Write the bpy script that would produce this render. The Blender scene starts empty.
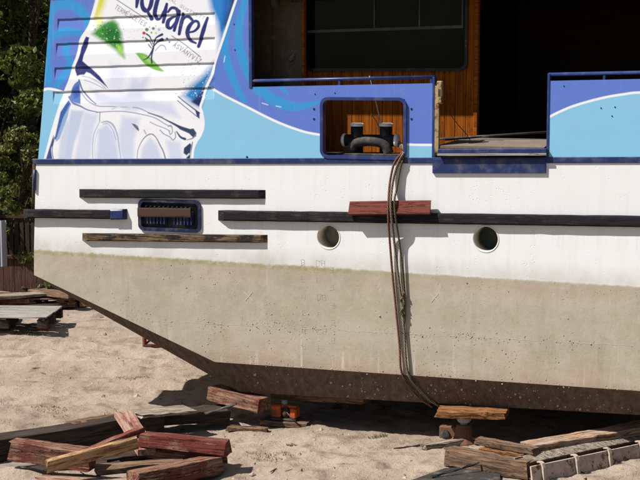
import bpy, bmesh, math, random
import numpy as np
from mathutils import Matrix, Vector, Euler

random.seed(7); rng = np.random.default_rng(7)
SC = bpy.context.scene
COL = SC.collection

# ------------------------------------------------------------------ camera, sky, sun, exposure
F = 1500.0; TH = math.radians(21.3); PITCH = math.atan(165/1500); Z0 = 15.8; H = 3.85
CAM = np.array([Z0*math.sin(TH), -Z0*math.cos(TH), H])
FH = np.array([-math.sin(TH), math.cos(TH), 0.0]); RT = np.array([math.cos(TH), math.sin(TH), 0.0])
FW = FH*math.cos(PITCH)+np.array([0, 0, -math.sin(PITCH)]); UP = np.cross(RT, FW)
cam_d = bpy.data.cameras.new('camera'); cam = bpy.data.objects.new('camera', cam_d); COL.objects.link(cam)
cam_d.sensor_width = 36.0; cam_d.lens = 36.0*F/640.0; cam_d.clip_end = 3000; cam_d.clip_start = 0.1
cam.matrix_world = Matrix(((RT[0], UP[0], -FW[0], CAM[0]), (RT[1], UP[1], -FW[1], CAM[1]), (RT[2], UP[2], -FW[2], CAM[2]), (0, 0, 0, 1)))
SC.camera = cam

SUN = Vector((-0.68, -0.46, 1.0)).normalized()          # towards the sun
elev = math.asin(SUN.z); azim = math.atan2(SUN.x, SUN.y)
w = bpy.data.worlds.new('World'); SC.world = w; w.use_nodes = True
wn = w.node_tree; bg = wn.nodes['Background']
sky = wn.nodes.new('ShaderNodeTexSky'); sky.sky_type = 'NISHITA'; sky.sun_disc = False
sky.sun_elevation = elev; sky.sun_rotation = azim % (2*math.pi)
wn.links.new(sky.outputs[0], bg.inputs[0]); bg.inputs[1].default_value = 0.05
sun_d = bpy.data.lights.new('sun', 'SUN'); sun_d.energy = 5.0; sun_d.angle = math.radians(0.5); sun_d.color = (1.0, 0.96, 0.90)
sun = bpy.data.objects.new('sun', sun_d); COL.objects.link(sun)
sun.rotation_euler = SUN.to_track_quat('Z', 'Y').to_euler()
sun.location = (-20, -20, 30)
SC.view_settings.view_transform = 'Standard'; SC.view_settings.look = 'None'
SC.view_settings.exposure = 0.62; SC.view_settings.gamma = 1.0

# ------------------------------------------------------------------ measuring helpers
def ray(x, y): return FW+RT*(x-320)/F-UP*(y-240)/F
def at(x, y, Y=0.0):
    d = ray(x, y); return CAM+d*(Y-CAM[1])/d[1]
def gnd(x, y, z=0.0):
    d = ray(x, y); return CAM+d*(z-CAM[2])/d[2]
def uv_of(X, Z):                                        # hull-plane metres -> tracing units of the painted picture
    vx = X-CAM[0]; vy = -CAM[1]; vz = Z-CAM[2]
    wv = vx*FW[0]+vy*FW[1]+vz*FW[2]
    return 320+F*(vx*RT[0]+vy*RT[1]+vz*RT[2])/wv, 240-F*(vx*UP[0]+vy*UP[1]+vz*UP[2])/wv
def zline(p, q, Y=0.0):
    a = at(*p, Y); b = at(*q, Y); s = (b[2]-a[2])/(b[0]-a[0])
    return lambda X: a[2]+s*(X-a[0])
def s2l(c): return tuple(((v/255)/12.92 if v/255 <= 0.04045 else ((v/255+0.055)/1.055)**2.4) for v in c)

# ------------------------------------------------------------------ mesh helpers
def link(o, parent=None):
    COL.objects.link(o)
    if parent is not None:
        o.parent = parent
        o.matrix_parent_inverse = Matrix.Translation(parent.location).inverted() if parent.type == 'EMPTY' else Matrix.Identity(4)
    return o
def mesh_obj(name, verts, faces, mat, parent=None, smooth=False):
    me = bpy.data.meshes.new(name); me.from_pydata([tuple(map(float, v)) for v in verts], [], faces); me.update()
    if smooth: me.polygons.foreach_set('use_smooth', [True]*len(me.polygons))
    if mat: me.materials.append(mat)
    return link(bpy.data.objects.new(name, me), parent)
def bm_obj(name, bm, mat, parent=None, smooth=False):
    me = bpy.data.meshes.new(name); bmesh.ops.recalc_face_normals(bm, faces=bm.faces[:]); bm.to_mesh(me); bm.free()
    if smooth: me.polygons.foreach_set('use_smooth', [True]*len(me.polygons))
    me.materials.append(mat)
    return link(bpy.data.objects.new(name, me), parent)
def box(name, x0, x1, y0, y1, z0, z1, mat, parent=None, bevel=0.004, slope=0.0):
    bm = bmesh.new(); bmesh.ops.create_cube(bm, size=1)
    for v in bm.verts:
        X = x0 if v.co.x < 0 else x1
        v.co = Vector((X, y0 if v.co.y < 0 else y1, (z0 if v.co.z < 0 else z1)+slope*(X-x0)))
    if bevel: bmesh.ops.bevel(bm, geom=bm.edges[:], offset=bevel, segments=1, affect='EDGES', clamp_overlap=True)
    return bm_obj(name, bm, mat, parent)
def empty(name, loc, label=None, cat=None, group=None):
    o = bpy.data.objects.new(name, None); o.location = tuple(map(float, loc)); o.empty_display_size = 0.2
    COL.objects.link(o); tag(o, label, cat, group); return o
def tag(o, label=None, cat=None, group=None, kind=None):
    if label: o['label'] = label
    if cat: o['category'] = cat
    if group: o['group'] = group
    if kind: o['kind'] = kind
    return o
def smooth_path(pts, n=8):
    P = [np.array(p, float) for p in pts]
    if len(P) < 3: return P
    P = [2*P[0]-P[1]]+P+[2*P[-1]-P[-2]]; out = []
    for i in range(1, len(P)-2):
        for k in range(n):
            t = k/n
            out.append(0.5*(2*P[i]+(P[i+1]-P[i-1])*t+(2*P[i-1]-5*P[i]+4*P[i+1]-P[i+2])*t*t+(3*P[i]-P[i-1]-3*P[i+1]+P[i+2])*t**3))
    out.append(P[-2]); return out
def tube_geo(path, rad, seg=8):
    P = [np.array(p, float) for p in path]; n = len(P); V = []; Fc = []
    ref = np.array([0.31, 0.17, 0.93])
    for i, p in enumerate(P):
        t = P[min(i+1, n-1)]-P[max(i-1, 0)]; t = t/(np.linalg.norm(t)+1e-9)
        a = np.cross(t, ref); a /= np.linalg.norm(a)+1e-9; b = np.cross(t, a)
        r = rad[i] if hasattr(rad, '__len__') else rad
        for k in range(seg):
            q = 2*math.pi*k/seg; V.append(p+r*(math.cos(q)*a+math.sin(q)*b))
    for i in range(n-1):
        for k in range(seg):
            k2 = (k+1) % seg; Fc.append((i*seg+k, i*seg+k2, (i+1)*seg+k2, (i+1)*seg+k))
    Fc.append(tuple(range(seg))[::-1]); Fc.append(tuple(range((n-1)*seg, n*seg)))
    return V, Fc
def tube(name, path, rad, mat, parent=None, seg=8):
    V, Fc = tube_geo(path, rad, seg); return mesh_obj(name, V, Fc, mat, parent, True)
def rrect(cx, cz, hw, hh, r, n=5):
    pts = []
    for sx, sz, a0 in ((1, 1, 0), (-1, 1, 90), (-1, -1, 180), (1, -1, 270)):
        for k in range(n+1):
            a = math.radians(a0+90*k/n); pts.append((cx+sx*(hw-r)+r*math.cos(a), cz+sz*(hh-r)+r*math.sin(a)))
    return pts
def ring(name, outer, inner, y0, y1, mat, parent):
    n = len(outer); V = []; Fc = []
    for y in (y0, y1):
        for P in (outer, inner): V += [(p[0], y, p[1]) for p in P]
    for k in range(n):
        j = (k+1) % n
        Fc += [(k, j, n+j, n+k), (2*n+k, 3*n+k, 3*n+j, 2*n+j), (k, 2*n+k, 2*n+j, j), (n+k, n+j, 3*n+j, 3*n+k)]
    bm = bmesh.new(); me = bpy.data.meshes.new('t'); me.from_pydata(V, [], Fc); bm.from_mesh(me); bpy.data.meshes.remove(me)
    return bm_obj(name, bm, mat, parent)

# ------------------------------------------------------------------ material helpers
class N:
    def __init__(s, name):
        s.m = bpy.data.materials.new(name); s.m.use_nodes = True; s.t = s.m.node_tree
        s.b = s.t.nodes['Principled BSDF']; s._tc = None
    def n(s, kind, **kw):
        o = s.t.nodes.new('ShaderNode'+kind)
        for k, v in kw.items(): setattr(o, k, v)
        return o
    def L(s, a, b): s.t.links.new(a, b)
    def set(s, sock, v):
        if hasattr(v, 'is_linked') or hasattr(v, 'links'): s.L(v, sock)
        else: sock.default_value = (tuple(v)+(1,) if hasattr(v, '__len__') and len(v) == 3 and sock.type == 'RGBA' else v)
    def obj(s):
        if not s._tc: s._tc = s.n('TexCoord')
        return s._tc.outputs['Object']
    def geo(s): return s.n('NewGeometry').outputs['Position']
    def mapv(s, v, scale=(1, 1, 1), rot=(0, 0, 0), loc=(0, 0, 0)):
        o = s.n('Mapping'); o.inputs['Scale'].default_value = scale; o.inputs['Rotation'].default_value = rot; o.inputs['Location'].default_value = loc
        s.L(v, o.inputs['Vector']); return o.outputs[0]
    def noise(s, v, scale=5, detail=4, rough=0.55, dist=0.0):
        o = s.n('TexNoise'); s.L(v, o.inputs['Vector']); o.inputs['Scale'].default_value = scale; o.inputs['Detail'].default_value = detail
        o.inputs['Roughness'].default_value = rough; o.inputs['Distortion'].default_value = dist; return o.outputs['Fac']
    def vor(s, v, scale=5, feature='F1'):
        o = s.n('TexVoronoi'); o.feature = feature; s.L(v, o.inputs['Vector']); o.inputs['Scale'].default_value = scale; return o
    def ramp(s, f, a, b, lo=0.0, hi=1.0):
        o = s.n('MapRange'); o.interpolation_type = 'SMOOTHSTEP'; s.set(o.inputs[0], f)
        for i, v in zip((1, 2, 3, 4), (a, b, lo, hi)): s.set(o.inputs[i], v)
        return o.outputs[0]
    def math(s, op, a, b=0.0):
        o = s.n('Math'); o.operation = op; s.set(o.inputs[0], a); s.set(o.inputs[1], b); return o.outputs[0]
    def mix(s, f, a, b, kind='MIX'):
        o = s.n('Mix'); o.data_type = 'RGBA'; o.blend_type = kind
        s.set(o.inputs[0], f); s.set(o.inputs[6], a); s.set(o.inputs[7], b); return o.outputs[2]
    def sep(s, v):
        o = s.n('SeparateXYZ'); s.L(v, o.inputs[0]); return o.outputs
    def bump(s, h, strength=0.5, dist=0.01, nrm=None):
        o = s.n('Bump'); o.inputs['Strength'].default_value = strength; o.inputs['Distance'].default_value = dist; s.L(h, o.inputs['Height'])
        if nrm: s.L(nrm, o.inputs['Normal'])
        return o.outputs[0]
    def out(s, color, rough=0.6, nrm=None, spec=0.3, metal=0.0):
        s.set(s.b.inputs['Base Color'], color); s.set(s.b.inputs['Roughness'], rough); s.b.inputs['Specular IOR Level'].default_value = spec
        s.b.inputs['Metallic'].default_value = metal
        if nrm: s.L(nrm, s.b.inputs['Normal'])
        return s.m

def paint(name, col, dirt=(0.25, 0.22, 0.18), amt=0.35, rough=0.45, rust=0.0, bumpy=0.15):
    k = N(name); p = k.geo()
    f = k.ramp(k.noise(p, 7, 6, 0.65), 0.45, 0.8)
    c = k.mix(k.math('MULTIPLY', f, amt), col, dirt)
    if rust: c = k.mix(k.ramp(k.noise(p, 11, 6, 0.7), 0.62-rust*0.2, 0.68-rust*0.15), c, (0.13, 0.055, 0.025))
    return k.out(c, rough, k.bump(k.noise(p, 30, 4), bumpy, 0.006))

def wood(name, light, dark, paintc=None, pamt=0.5, bumpy=0.6, stain=0.5):
    k = N(name); o = k.obj()
    oi = k.n('ObjectInfo'); off = k.math('MULTIPLY', oi.outputs['Random'], 37.0)
    comb = k.n('CombineXYZ'); k.L(off, comb.inputs[0]); k.L(off, comb.inputs[1])
    add = k.n('VectorMath'); k.L(o, add.inputs[0]); k.L(comb.outputs[0], add.inputs[1]); o = add.outputs[0]
    g = k.noise(k.mapv(o, (1.2, 22, 22)), 2.2, 6, 0.65, 0.6)
    big = k.noise(k.mapv(o, (2, 4, 4)), 1.6, 4, 0.6)
    c = k.mix(k.ramp(g, 0.32, 0.68), dark, light)
    if paintc:
        m = k.ramp(k.math('ADD', k.math('MULTIPLY', g, 0.5), k.math('MULTIPLY', k.noise(o, 5, 5, 0.65), 0.7)), 0.45+pamt*0.3, 0.53+pamt*0.3)
        m2 = k.math('SUBTRACT', 1.0, m)
        c = k.mix(m2, c, paintc)
    c = k.mix(k.math('MULTIPLY', k.ramp(big, 0.5, 0.75), stain), c, (0.05, 0.04, 0.03))
    ck = k.noise(k.mapv(o, (0.7, 13, 13), loc=(4, 2, 7)), 1.7, 5, 0.6, 1.2)
    crack = k.ramp(k.math('ABSOLUTE', k.math('SUBTRACT', ck, 0.56)), 0.006, 0.022, 1.0, 0.0)
    c = k.mix(k.math('MULTIPLY', crack, 0.75), c, (0.02, 0.015, 0.012))
    h = k.math('ADD', k.math('ADD', g, k.math('MULTIPLY', k.noise(o, 40, 4), 0.4)), k.math('MULTIPLY', crack, -0.8))
    return k.out(c, 0.88, k.bump(h, bumpy, 0.012), 0.06)

# ------------------------------------------------------------------ materials
M = {}
def hull_mat():
    k = N('hull_paint'); p = k.geo(); x, y, z = k.sep(p)
    a = at(34, 250); b = at(640, 287); s = (b[2]-a[2])/(b[0]-a[0])
    zw = k.math('ADD', k.math('MULTIPLY', x, s), a[2]-s*a[0])
    hgt = k.math('SUBTRACT', z, zw)                                   # height above the painted waterline
    n1 = k.noise(p, 9, 6, 0.7); n2 = k.noise(p, 2.2, 5, 0.6); n3 = k.noise(p, 34, 5, 0.65)
    streak = k.noise(k.mapv(p, (9, 1, 0.55)), 1.4, 5, 0.6); streak2 = k.noise(k.mapv(p, (30, 1, 1.1), loc=(3, 0, 1)), 1.2, 4, 0.6)
    wob = k.math('MULTIPLY', k.math('SUBTRACT', n1, 0.5), 0.05)
    hg = k.math('ADD', hgt, wob)
    # white topsides
    white = k.mix(k.math('MULTIPLY', k.ramp(streak, 0.42, 0.75), 0.28), (0.745, 0.75, 0.755), (0.62, 0.595, 0.56))
    white = k.mix(k.math('MULTIPLY', k.ramp(n1, 0.55, 0.8), 0.3), white, (0.58, 0.55, 0.50))
    rustf = k.math('MULTIPLY', k.ramp(streak2, 0.66, 0.78), k.ramp(n2, 0.45, 0.6))
    white = k.mix(k.math('MULTIPLY', rustf, 0.7), white, (0.48, 0.37, 0.21))
    white = k.mix(k.ramp(n3, 0.72, 0.78, 0.0, 0.6), white, (0.30, 0.27, 0.22))
    scuff = k.math('MULTIPLY', k.ramp(k.noise(k.mapv(p, (1.2, 1, 9), rot=(0, 0.06, 0)), 2.2, 6, 0.75), 0.60, 0.72), k.ramp(n2, 0.48, 0.62))
    white = k.mix(k.math('MULTIPLY', scuff, 0.35), white, (0.48, 0.45, 0.42))
    under = k.math('MULTIPLY', k.ramp(k.math('ABSOLUTE', k.math('SUBTRACT', hgt, 0.44)), 0.0, 0.16, 1.0, 0.0), k.ramp(streak2, 0.45, 0.7))
    white = k.mix(k.math('MULTIPLY', under, 0.16), white, (0.46, 0.42, 0.37))
    grime = k.ramp(k.math('ADD', hgt, k.math('MULTIPLY', k.math('SUBTRACT', n1, 0.5), 0.22)), 0.02, 0.24, 1.0, 0.0)
    white = k.mix(k.math('MULTIPLY', grime, k.ramp(n2, 0.35, 0.7, 0.3, 0.8)), white, (0.47, 0.44, 0.39))
    # weathered antifouling
    low = k.mix(k.ramp(n2, 0.35, 0.65), (0.355, 0.318, 0.240), (0.415, 0.365, 0.285))
    low = k.mix(k.math('MULTIPLY', k.ramp(n1, 0.5, 0.75), 0.65), low, (0.285, 0.262, 0.185))
    pink = k.math('MULTIPLY', k.ramp(hg, -0.92, -0.6, 1.0, 0.0), k.ramp(k.noise(p, 1.6, 4, 0.6), 0.42, 0.62))
    low = k.mix(k.math('MULTIPLY', pink, 0.45), low, (0.42, 0.285, 0.22))
    pinkw = k.math('MULTIPLY', k.ramp(k.math('ABSOLUTE', k.math('ADD', hg, 0.10)), 0.0, 0.12, 1.0, 0.0), k.ramp(n2, 0.42, 0.55))
    low = k.mix(k.math('MULTIPLY', pinkw, 0.5), low, (0.385, 0.285, 0.225))
    fleck = k.ramp(k.noise(p, 55, 4, 0.7), 0.56, 0.70)
    low = k.mix(k.math('MULTIPLY', fleck, 0.38), low, (0.215, 0.185, 0.135))
    blot = k.ramp(k.noise(k.mapv(p, (1.5, 1, 0.8)), 4.2, 6, 0.72), 0.52, 0.66)
    low = k.mix(k.math('MULTIPLY', blot, 0.55), low, (0.455, 0.415, 0.345))
    patch = k.ramp(k.noise(k.mapv(p, (0.9, 1, 1.3), loc=(1.3, 0, 0.4)), 1.5, 6, 0.72, 0.8), 0.46, 0.66)
    low = k.mix(k.math('MULTIPLY', patch, 0.5), low, (0.45, 0.40, 0.325))
    scr = k.math('MULTIPLY', k.ramp(k.noise(k.mapv(p, (16, 1, 1.0), rot=(0, 0.12, 0)), 1.3, 6, 0.7), 0.56, 0.70), k.ramp(k.noise(p, 1.1, 4, 0.6), 0.5, 0.62))
    low = k.mix(k.math('MULTIPLY', scr, 0.5), low, (0.53, 0.475, 0.40))
    stain = k.math('MULTIPLY', k.ramp(k.noise(k.mapv(p, (5, 1, 0.6), loc=(8, 0, 3)), 1.2, 6, 0.7), 0.54, 0.72), 0.5)
    low = k.mix(stain, low, (0.255, 0.225, 0.155))
    edge = k.ramp(k.math('ADD', hg, k.math('MULTIPLY', n2, 0.10)), -1.02, -0.90, 1.0, 0.0)
    low = k.mix(k.math('MULTIPLY', edge, 0.35), low, (0.30, 0.19, 0.14))
    runs = k.math('MULTIPLY', k.ramp(streak, 0.58, 0.72), k.ramp(hg, -1.0, -0.5, 1.0, 0.2))
    low = k.mix(k.math('MULTIPLY', runs, 0.75), low, (0.56, 0.50, 0.43))
    spots = k.vor(k.mapv(p, (1, 1, 1)), 26).outputs['Distance']
    pit = k.math('MULTIPLY', k.ramp(spots, 0.10, 0.20, 1.0, 0.0), k.ramp(k.noise(p, 3.2, 5, 0.7), 0.50, 0.60))
    low = k.mix(k.math('MULTIPLY', pit, 0.35), low, (0.16, 0.13, 0.10))
    c = k.mix(k.ramp(hg, -0.012, 0.012, 1.0, 0.0), white, low)
    # algae line
    band = k.ramp(k.math('ABSOLUTE', k.math('ADD', hg, 0.02)), 0.006, 0.05, 1.0, 0.0)
    alg = k.math('MULTIPLY', band, k.math('MULTIPLY', k.ramp(x, -0.2, 1.6, 0.8, 0.08), k.ramp(k.noise(p, 14, 6, 0.75), 0.36, 0.62)))
    c = k.mix(alg, c, (0.27, 0.25, 0.10))
    h = k.math('ADD', k.math('MULTIPLY', n1, 0.5), k.math('MULTIPLY', n3, 0.4))
    lowm = k.ramp(hg, -0.02, 0.02, 1.0, 0.25)
    nb = k.bump(k.math('ADD', k.math('MULTIPLY', h, lowm), k.math('MULTIPLY', pit, -0.5)), 0.35, 0.012)
    nb = k.bump(k.noise(p, 0.9, 2), 0.25, 0.05, nb)
    return k.out(c, k.ramp(hg, -0.02, 0.02, 0.9, 0.5), nb, 0.25)
M['hull'] = hull_mat()
def bilge_mat():
    k = N('bilge_fouling'); p = k.geo()
    st = k.noise(k.mapv(p, (6, 6, 1.2), rot=(0, math.radians(-30), 0)), 3, 6, 0.7)
    c = k.mix(k.ramp(st, 0.35, 0.7), (0.100, 0.070, 0.055), (0.165, 0.118, 0.092))
    c = k.mix(k.math('MULTIPLY', k.ramp(k.noise(k.mapv(p, (3.5, 3.5, 0.8), rot=(0, math.radians(-35), 0)), 4, 5, 0.7), 0.5, 0.68), 0.5), c, (0.045, 0.035, 0.028))
    return k.out(c, 0.9, k.bump(k.noise(p, 45, 5, 0.7), 0.7, 0.012), 0.1)
M['bilge'] = bilge_mat()
M['white'] = paint('white_paint', (0.74, 0.73, 0.70), amt=0.3)
M['tube'] = paint('tube_paint', (0.70, 0.65, 0.57), amt=0.4)
M['flapa'] = paint('grey_flap', (0.36, 0.34, 0.30), (0.12, 0.10, 0.08), 0.8, 0.8)
M['flapb'] = paint('green_grey_flap', (0.075, 0.09, 0.075), (0.03, 0.03, 0.03), 0.6, 0.7)
M['blue'] = paint('blue_paint', s2l((34, 47, 90)), amt=0.4, rough=0.4)
M['dkblue'] = paint('dark_blue_paint', s2l((21, 29, 62)), amt=0.5, rough=0.45)
M['railblue'] = paint('rail_blue_paint', s2l((40, 56, 108)), amt=0.3, rough=0.35)
M['black'] = paint('black_paint', (0.012, 0.012, 0.013), (0.06, 0.05, 0.045), amt=0.5, rough=0.4, rust=0.15, bumpy=0.5)
M['rust'] = paint('rusty_steel', (0.14, 0.065, 0.035), (0.05, 0.03, 0.02), 0.7, 0.85)
M['rustdk'] = paint('dark_rust', (0.06, 0.032, 0.022), (0.03, 0.02, 0.015), 0.7, 0.9)
M['brass'] = paint('yellow_worn_paint', (0.36, 0.255, 0.125), (0.12, 0.06, 0.03), 0.9, 0.8, rust=0.6)
M['winbar'] = paint('window_bar', (0.045, 0.05, 0.052), amt=0.3, rough=0.4)
M['steel'] = paint('grey_steel', (0.30, 0.30, 0.30), amt=0.5, rough=0.4)
M['strip'] = wood('rubbing_strip_wood', (0.060, 0.046, 0.040), (0.020, 0.018, 0.020), (0.021, 0.020, 0.024), 0.6)
M['strip_raw'] = wood('rubbing_strip_raw', (0.21, 0.14, 0.085), (0.05, 0.034, 0.022), (0.03, 0.026, 0.024), 0.3)
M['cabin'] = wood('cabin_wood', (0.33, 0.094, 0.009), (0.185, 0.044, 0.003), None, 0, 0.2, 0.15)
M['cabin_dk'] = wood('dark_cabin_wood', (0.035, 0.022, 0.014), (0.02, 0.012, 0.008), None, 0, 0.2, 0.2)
M['tan'] = paint('tan_panel', (0.075, 0.046, 0.022), amt=0.3, rough=0.4)
M['deck'] = paint('deck_rubber', (0.15, 0.115, 0.09), amt=0.5, rough=0.9, bumpy=0.6)
M['redwood'] = wood('red_painted_timber', (0.27, 0.15, 0.10), (0.11, 0.05, 0.036), (0.155, 0.040, 0.032), 0.5, 0.8, 0.35)
M['blockwood'] = wood('brown_red_block', (0.21, 0.085, 0.06), (0.11, 0.04, 0.03), (0.155, 0.047, 0.035), 0.7, 0.5, 0.3)
M['redworn'] = wood('worn_red_timber', (0.31, 0.185, 0.12), (0.115, 0.062, 0.044), (0.15, 0.05, 0.04), 0.38, 0.9, 0.4)
M['pink'] = wood('pink_bleached_timber', (0.42, 0.285, 0.215), (0.21, 0.12, 0.085), (0.26, 0.10, 0.075), 0.18, 0.7, 0.25)
M['tanwood'] = wood('tan_timber', (0.52, 0.33, 0.175), (0.26, 0.145, 0.07), (0.25, 0.10, 0.06), 0.1, 0.7, 0.3)
M['greywood'] = wood('weathered_grey_timber', (0.36, 0.30, 0.245), (0.15, 0.115, 0.085), None, 0, 0.7, 0.35)
M['bleach'] = wood('bleached_log', (0.46, 0.35, 0.26), (0.20, 0.125, 0.085), (0.40, 0.21, 0.12), 0.2, 1.0, 0.3)
M['brownwood'] = wood('brown_timber', (0.245, 0.155, 0.10), (0.075, 0.045, 0.03), None, 0, 0.7, 0.5)
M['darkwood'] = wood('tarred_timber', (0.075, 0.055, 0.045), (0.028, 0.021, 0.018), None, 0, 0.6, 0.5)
M['orangewood'] = wood('orange_rust_timber', (0.33, 0.155, 0.065), (0.13, 0.055, 0.022), None, 0, 0.9, 0.3)
M['palegrey'] = wood('pale_grey_board', (0.34, 0.315, 0.285), (0.21, 0.185, 0.16), None, 0, 0.3, 0.2)
M['orange'] = paint('orange_jack_paint', (0.50, 0.085, 0.014), (0.08, 0.04, 0.03), amt=0.8, rough=0.55, rust=0.55)
M['pinksteel'] = paint('pinkish_primer', (0.44, 0.345, 0.29), (0.15, 0.10, 0.075), 0.95, 0.9, rust=0.4)
M['pale'] = paint('pale_rib_paint', (0.42, 0.345, 0.27), amt=0.7, rough=0.85, rust=0.3)
M['soot'] = paint('dark_steel', (0.028, 0.025, 0.023), amt=0.5, rough=0.8)
M['fence'] = wood('brown_fence_board', (0.125, 0.07, 0.055), (0.075, 0.04, 0.03), None, 0, 0.4, 0.2)
M['corr'] = paint('pale_corrugated_sheet', (0.27, 0.28, 0.31), amt=0.3)
M['chalk'] = paint('chalk', (0.58, 0.55, 0.48), amt=0.2, rough=0.95)
M['weld'] = paint('weld_bead', (0.40, 0.375, 0.315), (0.2, 0.16, 0.12), 0.9, 0.9)
M['barn'] = paint('barnacle_shell', (0.40, 0.365, 0.31), amt=0.5, rough=0.8)
M['barnlow'] = paint('old_barnacle_base', (0.30, 0.262, 0.20), (0.13, 0.11, 0.085), 0.8, rough=0.9)
def rope_mat(name, a, b):
    k = N(name); p = k.obj()
    wv = k.n('TexWave'); k.L(k.mapv(p, (1, 1, 1), rot=(0, math.radians(35), 0)), wv.inputs['Vector']); wv.inputs['Scale'].default_value = 18; wv.inputs['Distortion'].default_value = 3
    c = k.mix(k.ramp(k.math('ADD', k.math('MULTIPLY', wv.outputs['Fac'], 0.5), k.math('MULTIPLY', k.noise(p, 20, 5), 0.5)), 0.3, 0.7), a, b)
    return k.out(c, 0.95, k.bump(wv.outputs['Fac'], 0.7, 0.01), 0.1)
M['rope_red'] = rope_mat('red_brown_rope', (0.09, 0.035, 0.025), (0.26, 0.13, 0.09))
M['rope_grey'] = rope_mat('grey_brown_rope', (0.10, 0.075, 0.055), (0.30, 0.235, 0.185))
M['rope_green'] = rope_mat('mossy_rope', (0.05, 0.045, 0.02), (0.17, 0.14, 0.085))
def glass():
    k = N('dark_window_glass'); p = k.geo()
    return k.out(k.mix(k.ramp(k.noise(p, 3, 4), 0.4, 0.7), (0.002, 0.0025, 0.002), (0.005, 0.006, 0.004)), 0.08, None, 0.10)
M['glass'] = glass()
def leaf(name, a, b, c3):
    k = N(name); oi = k.n('ObjectInfo'); p = k.geo()
    r = k.noise(p, 1.3, 4, 0.6); r2 = k.noise(p, 60, 1)
    col = k.mix(k.ramp(r, 0.35, 0.65), a, b); col = k.mix(k.ramp(r2, 0.45, 0.7, 0.0, 0.7), col, c3)
    m = k.out(col, 0.55, None, 0.3)
    tr = k.n('BsdfTranslucent'); k.set(tr.inputs[0], k.mix(0.5, col, (0.12, 0.14, 0.02)))
    mx = k.n('MixShader'); mx.inputs[0].default_value = 0.25
    k.L(k.b.outputs[0], mx.inputs[1]); k.L(tr.outputs[0], mx.inputs[2])
    k.L(mx.outputs[0], k.t.nodes['Material Output'].inputs[0]); return m
M['leaf'] = leaf('tree_leaf', (0.055, 0.085, 0.012), (0.105, 0.128, 0.021), (0.17, 0.17, 0.038))
M['leaf_dk'] = leaf('dark_tree_leaf', (0.022, 0.036, 0.008), (0.042, 0.060, 0.014), (0.075, 0.085, 0.022))
M['leaf_yel'] = leaf('yellow_bush_leaf', (0.055, 0.078, 0.014), (0.10, 0.112, 0.022), (0.14, 0.125, 0.03))
M['weed'] = leaf('weed_leaf', (0.06, 0.10, 0.02), (0.11, 0.13, 0.035), (0.16, 0.14, 0.06))
M['dry'] = leaf('dry_grass', (0.22, 0.17, 0.09), (0.17, 0.14, 0.07), (0.12, 0.12, 0.045))
M['bark'] = wood('bark', (0.10, 0.075, 0.05), (0.04, 0.03, 0.022), None, 0, 1.0, 0.4)
def sand():
    k = N('sand_ground'); p = k.geo()
    n1 = k.noise(p, 0.55, 6, 0.6); n2 = k.noise(p, 3.5, 6, 0.68); n3 = k.noise(p, 26, 5, 0.7); n4 = k.noise(p, 120, 3, 0.6)
    c = k.mix(k.ramp(n1, 0.35, 0.65), (0.300, 0.234, 0.180), (0.375, 0.302, 0.240))
    c = k.mix(k.math('MULTIPLY', k.ramp(n2, 0.48, 0.66), 0.7), c, (0.175, 0.128, 0.090))
    c = k.mix(k.math('MULTIPLY', k.ramp(n3, 0.58, 0.75), 0.5), c, (0.13, 0.095, 0.065))
    c = k.mix(k.math('MULTIPLY', k.ramp(n4, 0.6, 0.8), 0.4), c, (0.34, 0.29, 0.235))
    dk = k.math('MULTIPLY', k.ramp(k.noise(p, 1.4, 6, 0.7, 0.5), 0.60, 0.70), 0.5)
    c = k.mix(dk, c, (0.13, 0.092, 0.055))
    x, y, z = k.sep(p)
    rr = k.math('SQRT', k.math('ADD', k.math('MULTIPLY', k.math('ADD', x, 2.0), k.math('ADD', x, 2.0)), k.math('MULTIPLY', y, y)))
    far_ = k.ramp(k.math('ADD', rr, k.math('MULTIPLY', n1, 5.0)), 14.0, 17.0)
    c = k.mix(far_, c, k.mix(k.ramp(n2, 0.4, 0.6), (0.055, 0.065, 0.022), (0.085, 0.08, 0.035)))  # outer ground, mostly unseen, darkened to grass to cut bounce into the cabin
    h = k.math('ADD', k.math('MULTIPLY', n3, 0.6), k.math('MULTIPLY', n4, 0.3))
    nb = k.bump(h, 0.85, 0.04); nb = k.bump(n2, 0.5, 0.07, nb)
    return k.out(c, 0.95, nb, 0.1)
M['sand'] = sand()
def stone_mat():
    k = N('pebble'); p = k.geo()
    return k.out(k.mix(k.ramp(k.noise(p, 9, 3), 0.4, 0.6), (0.18, 0.13, 0.09), (0.36, 0.29, 0.22)), 0.95, None, 0.1)
M['stone'] = stone_mat()

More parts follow.
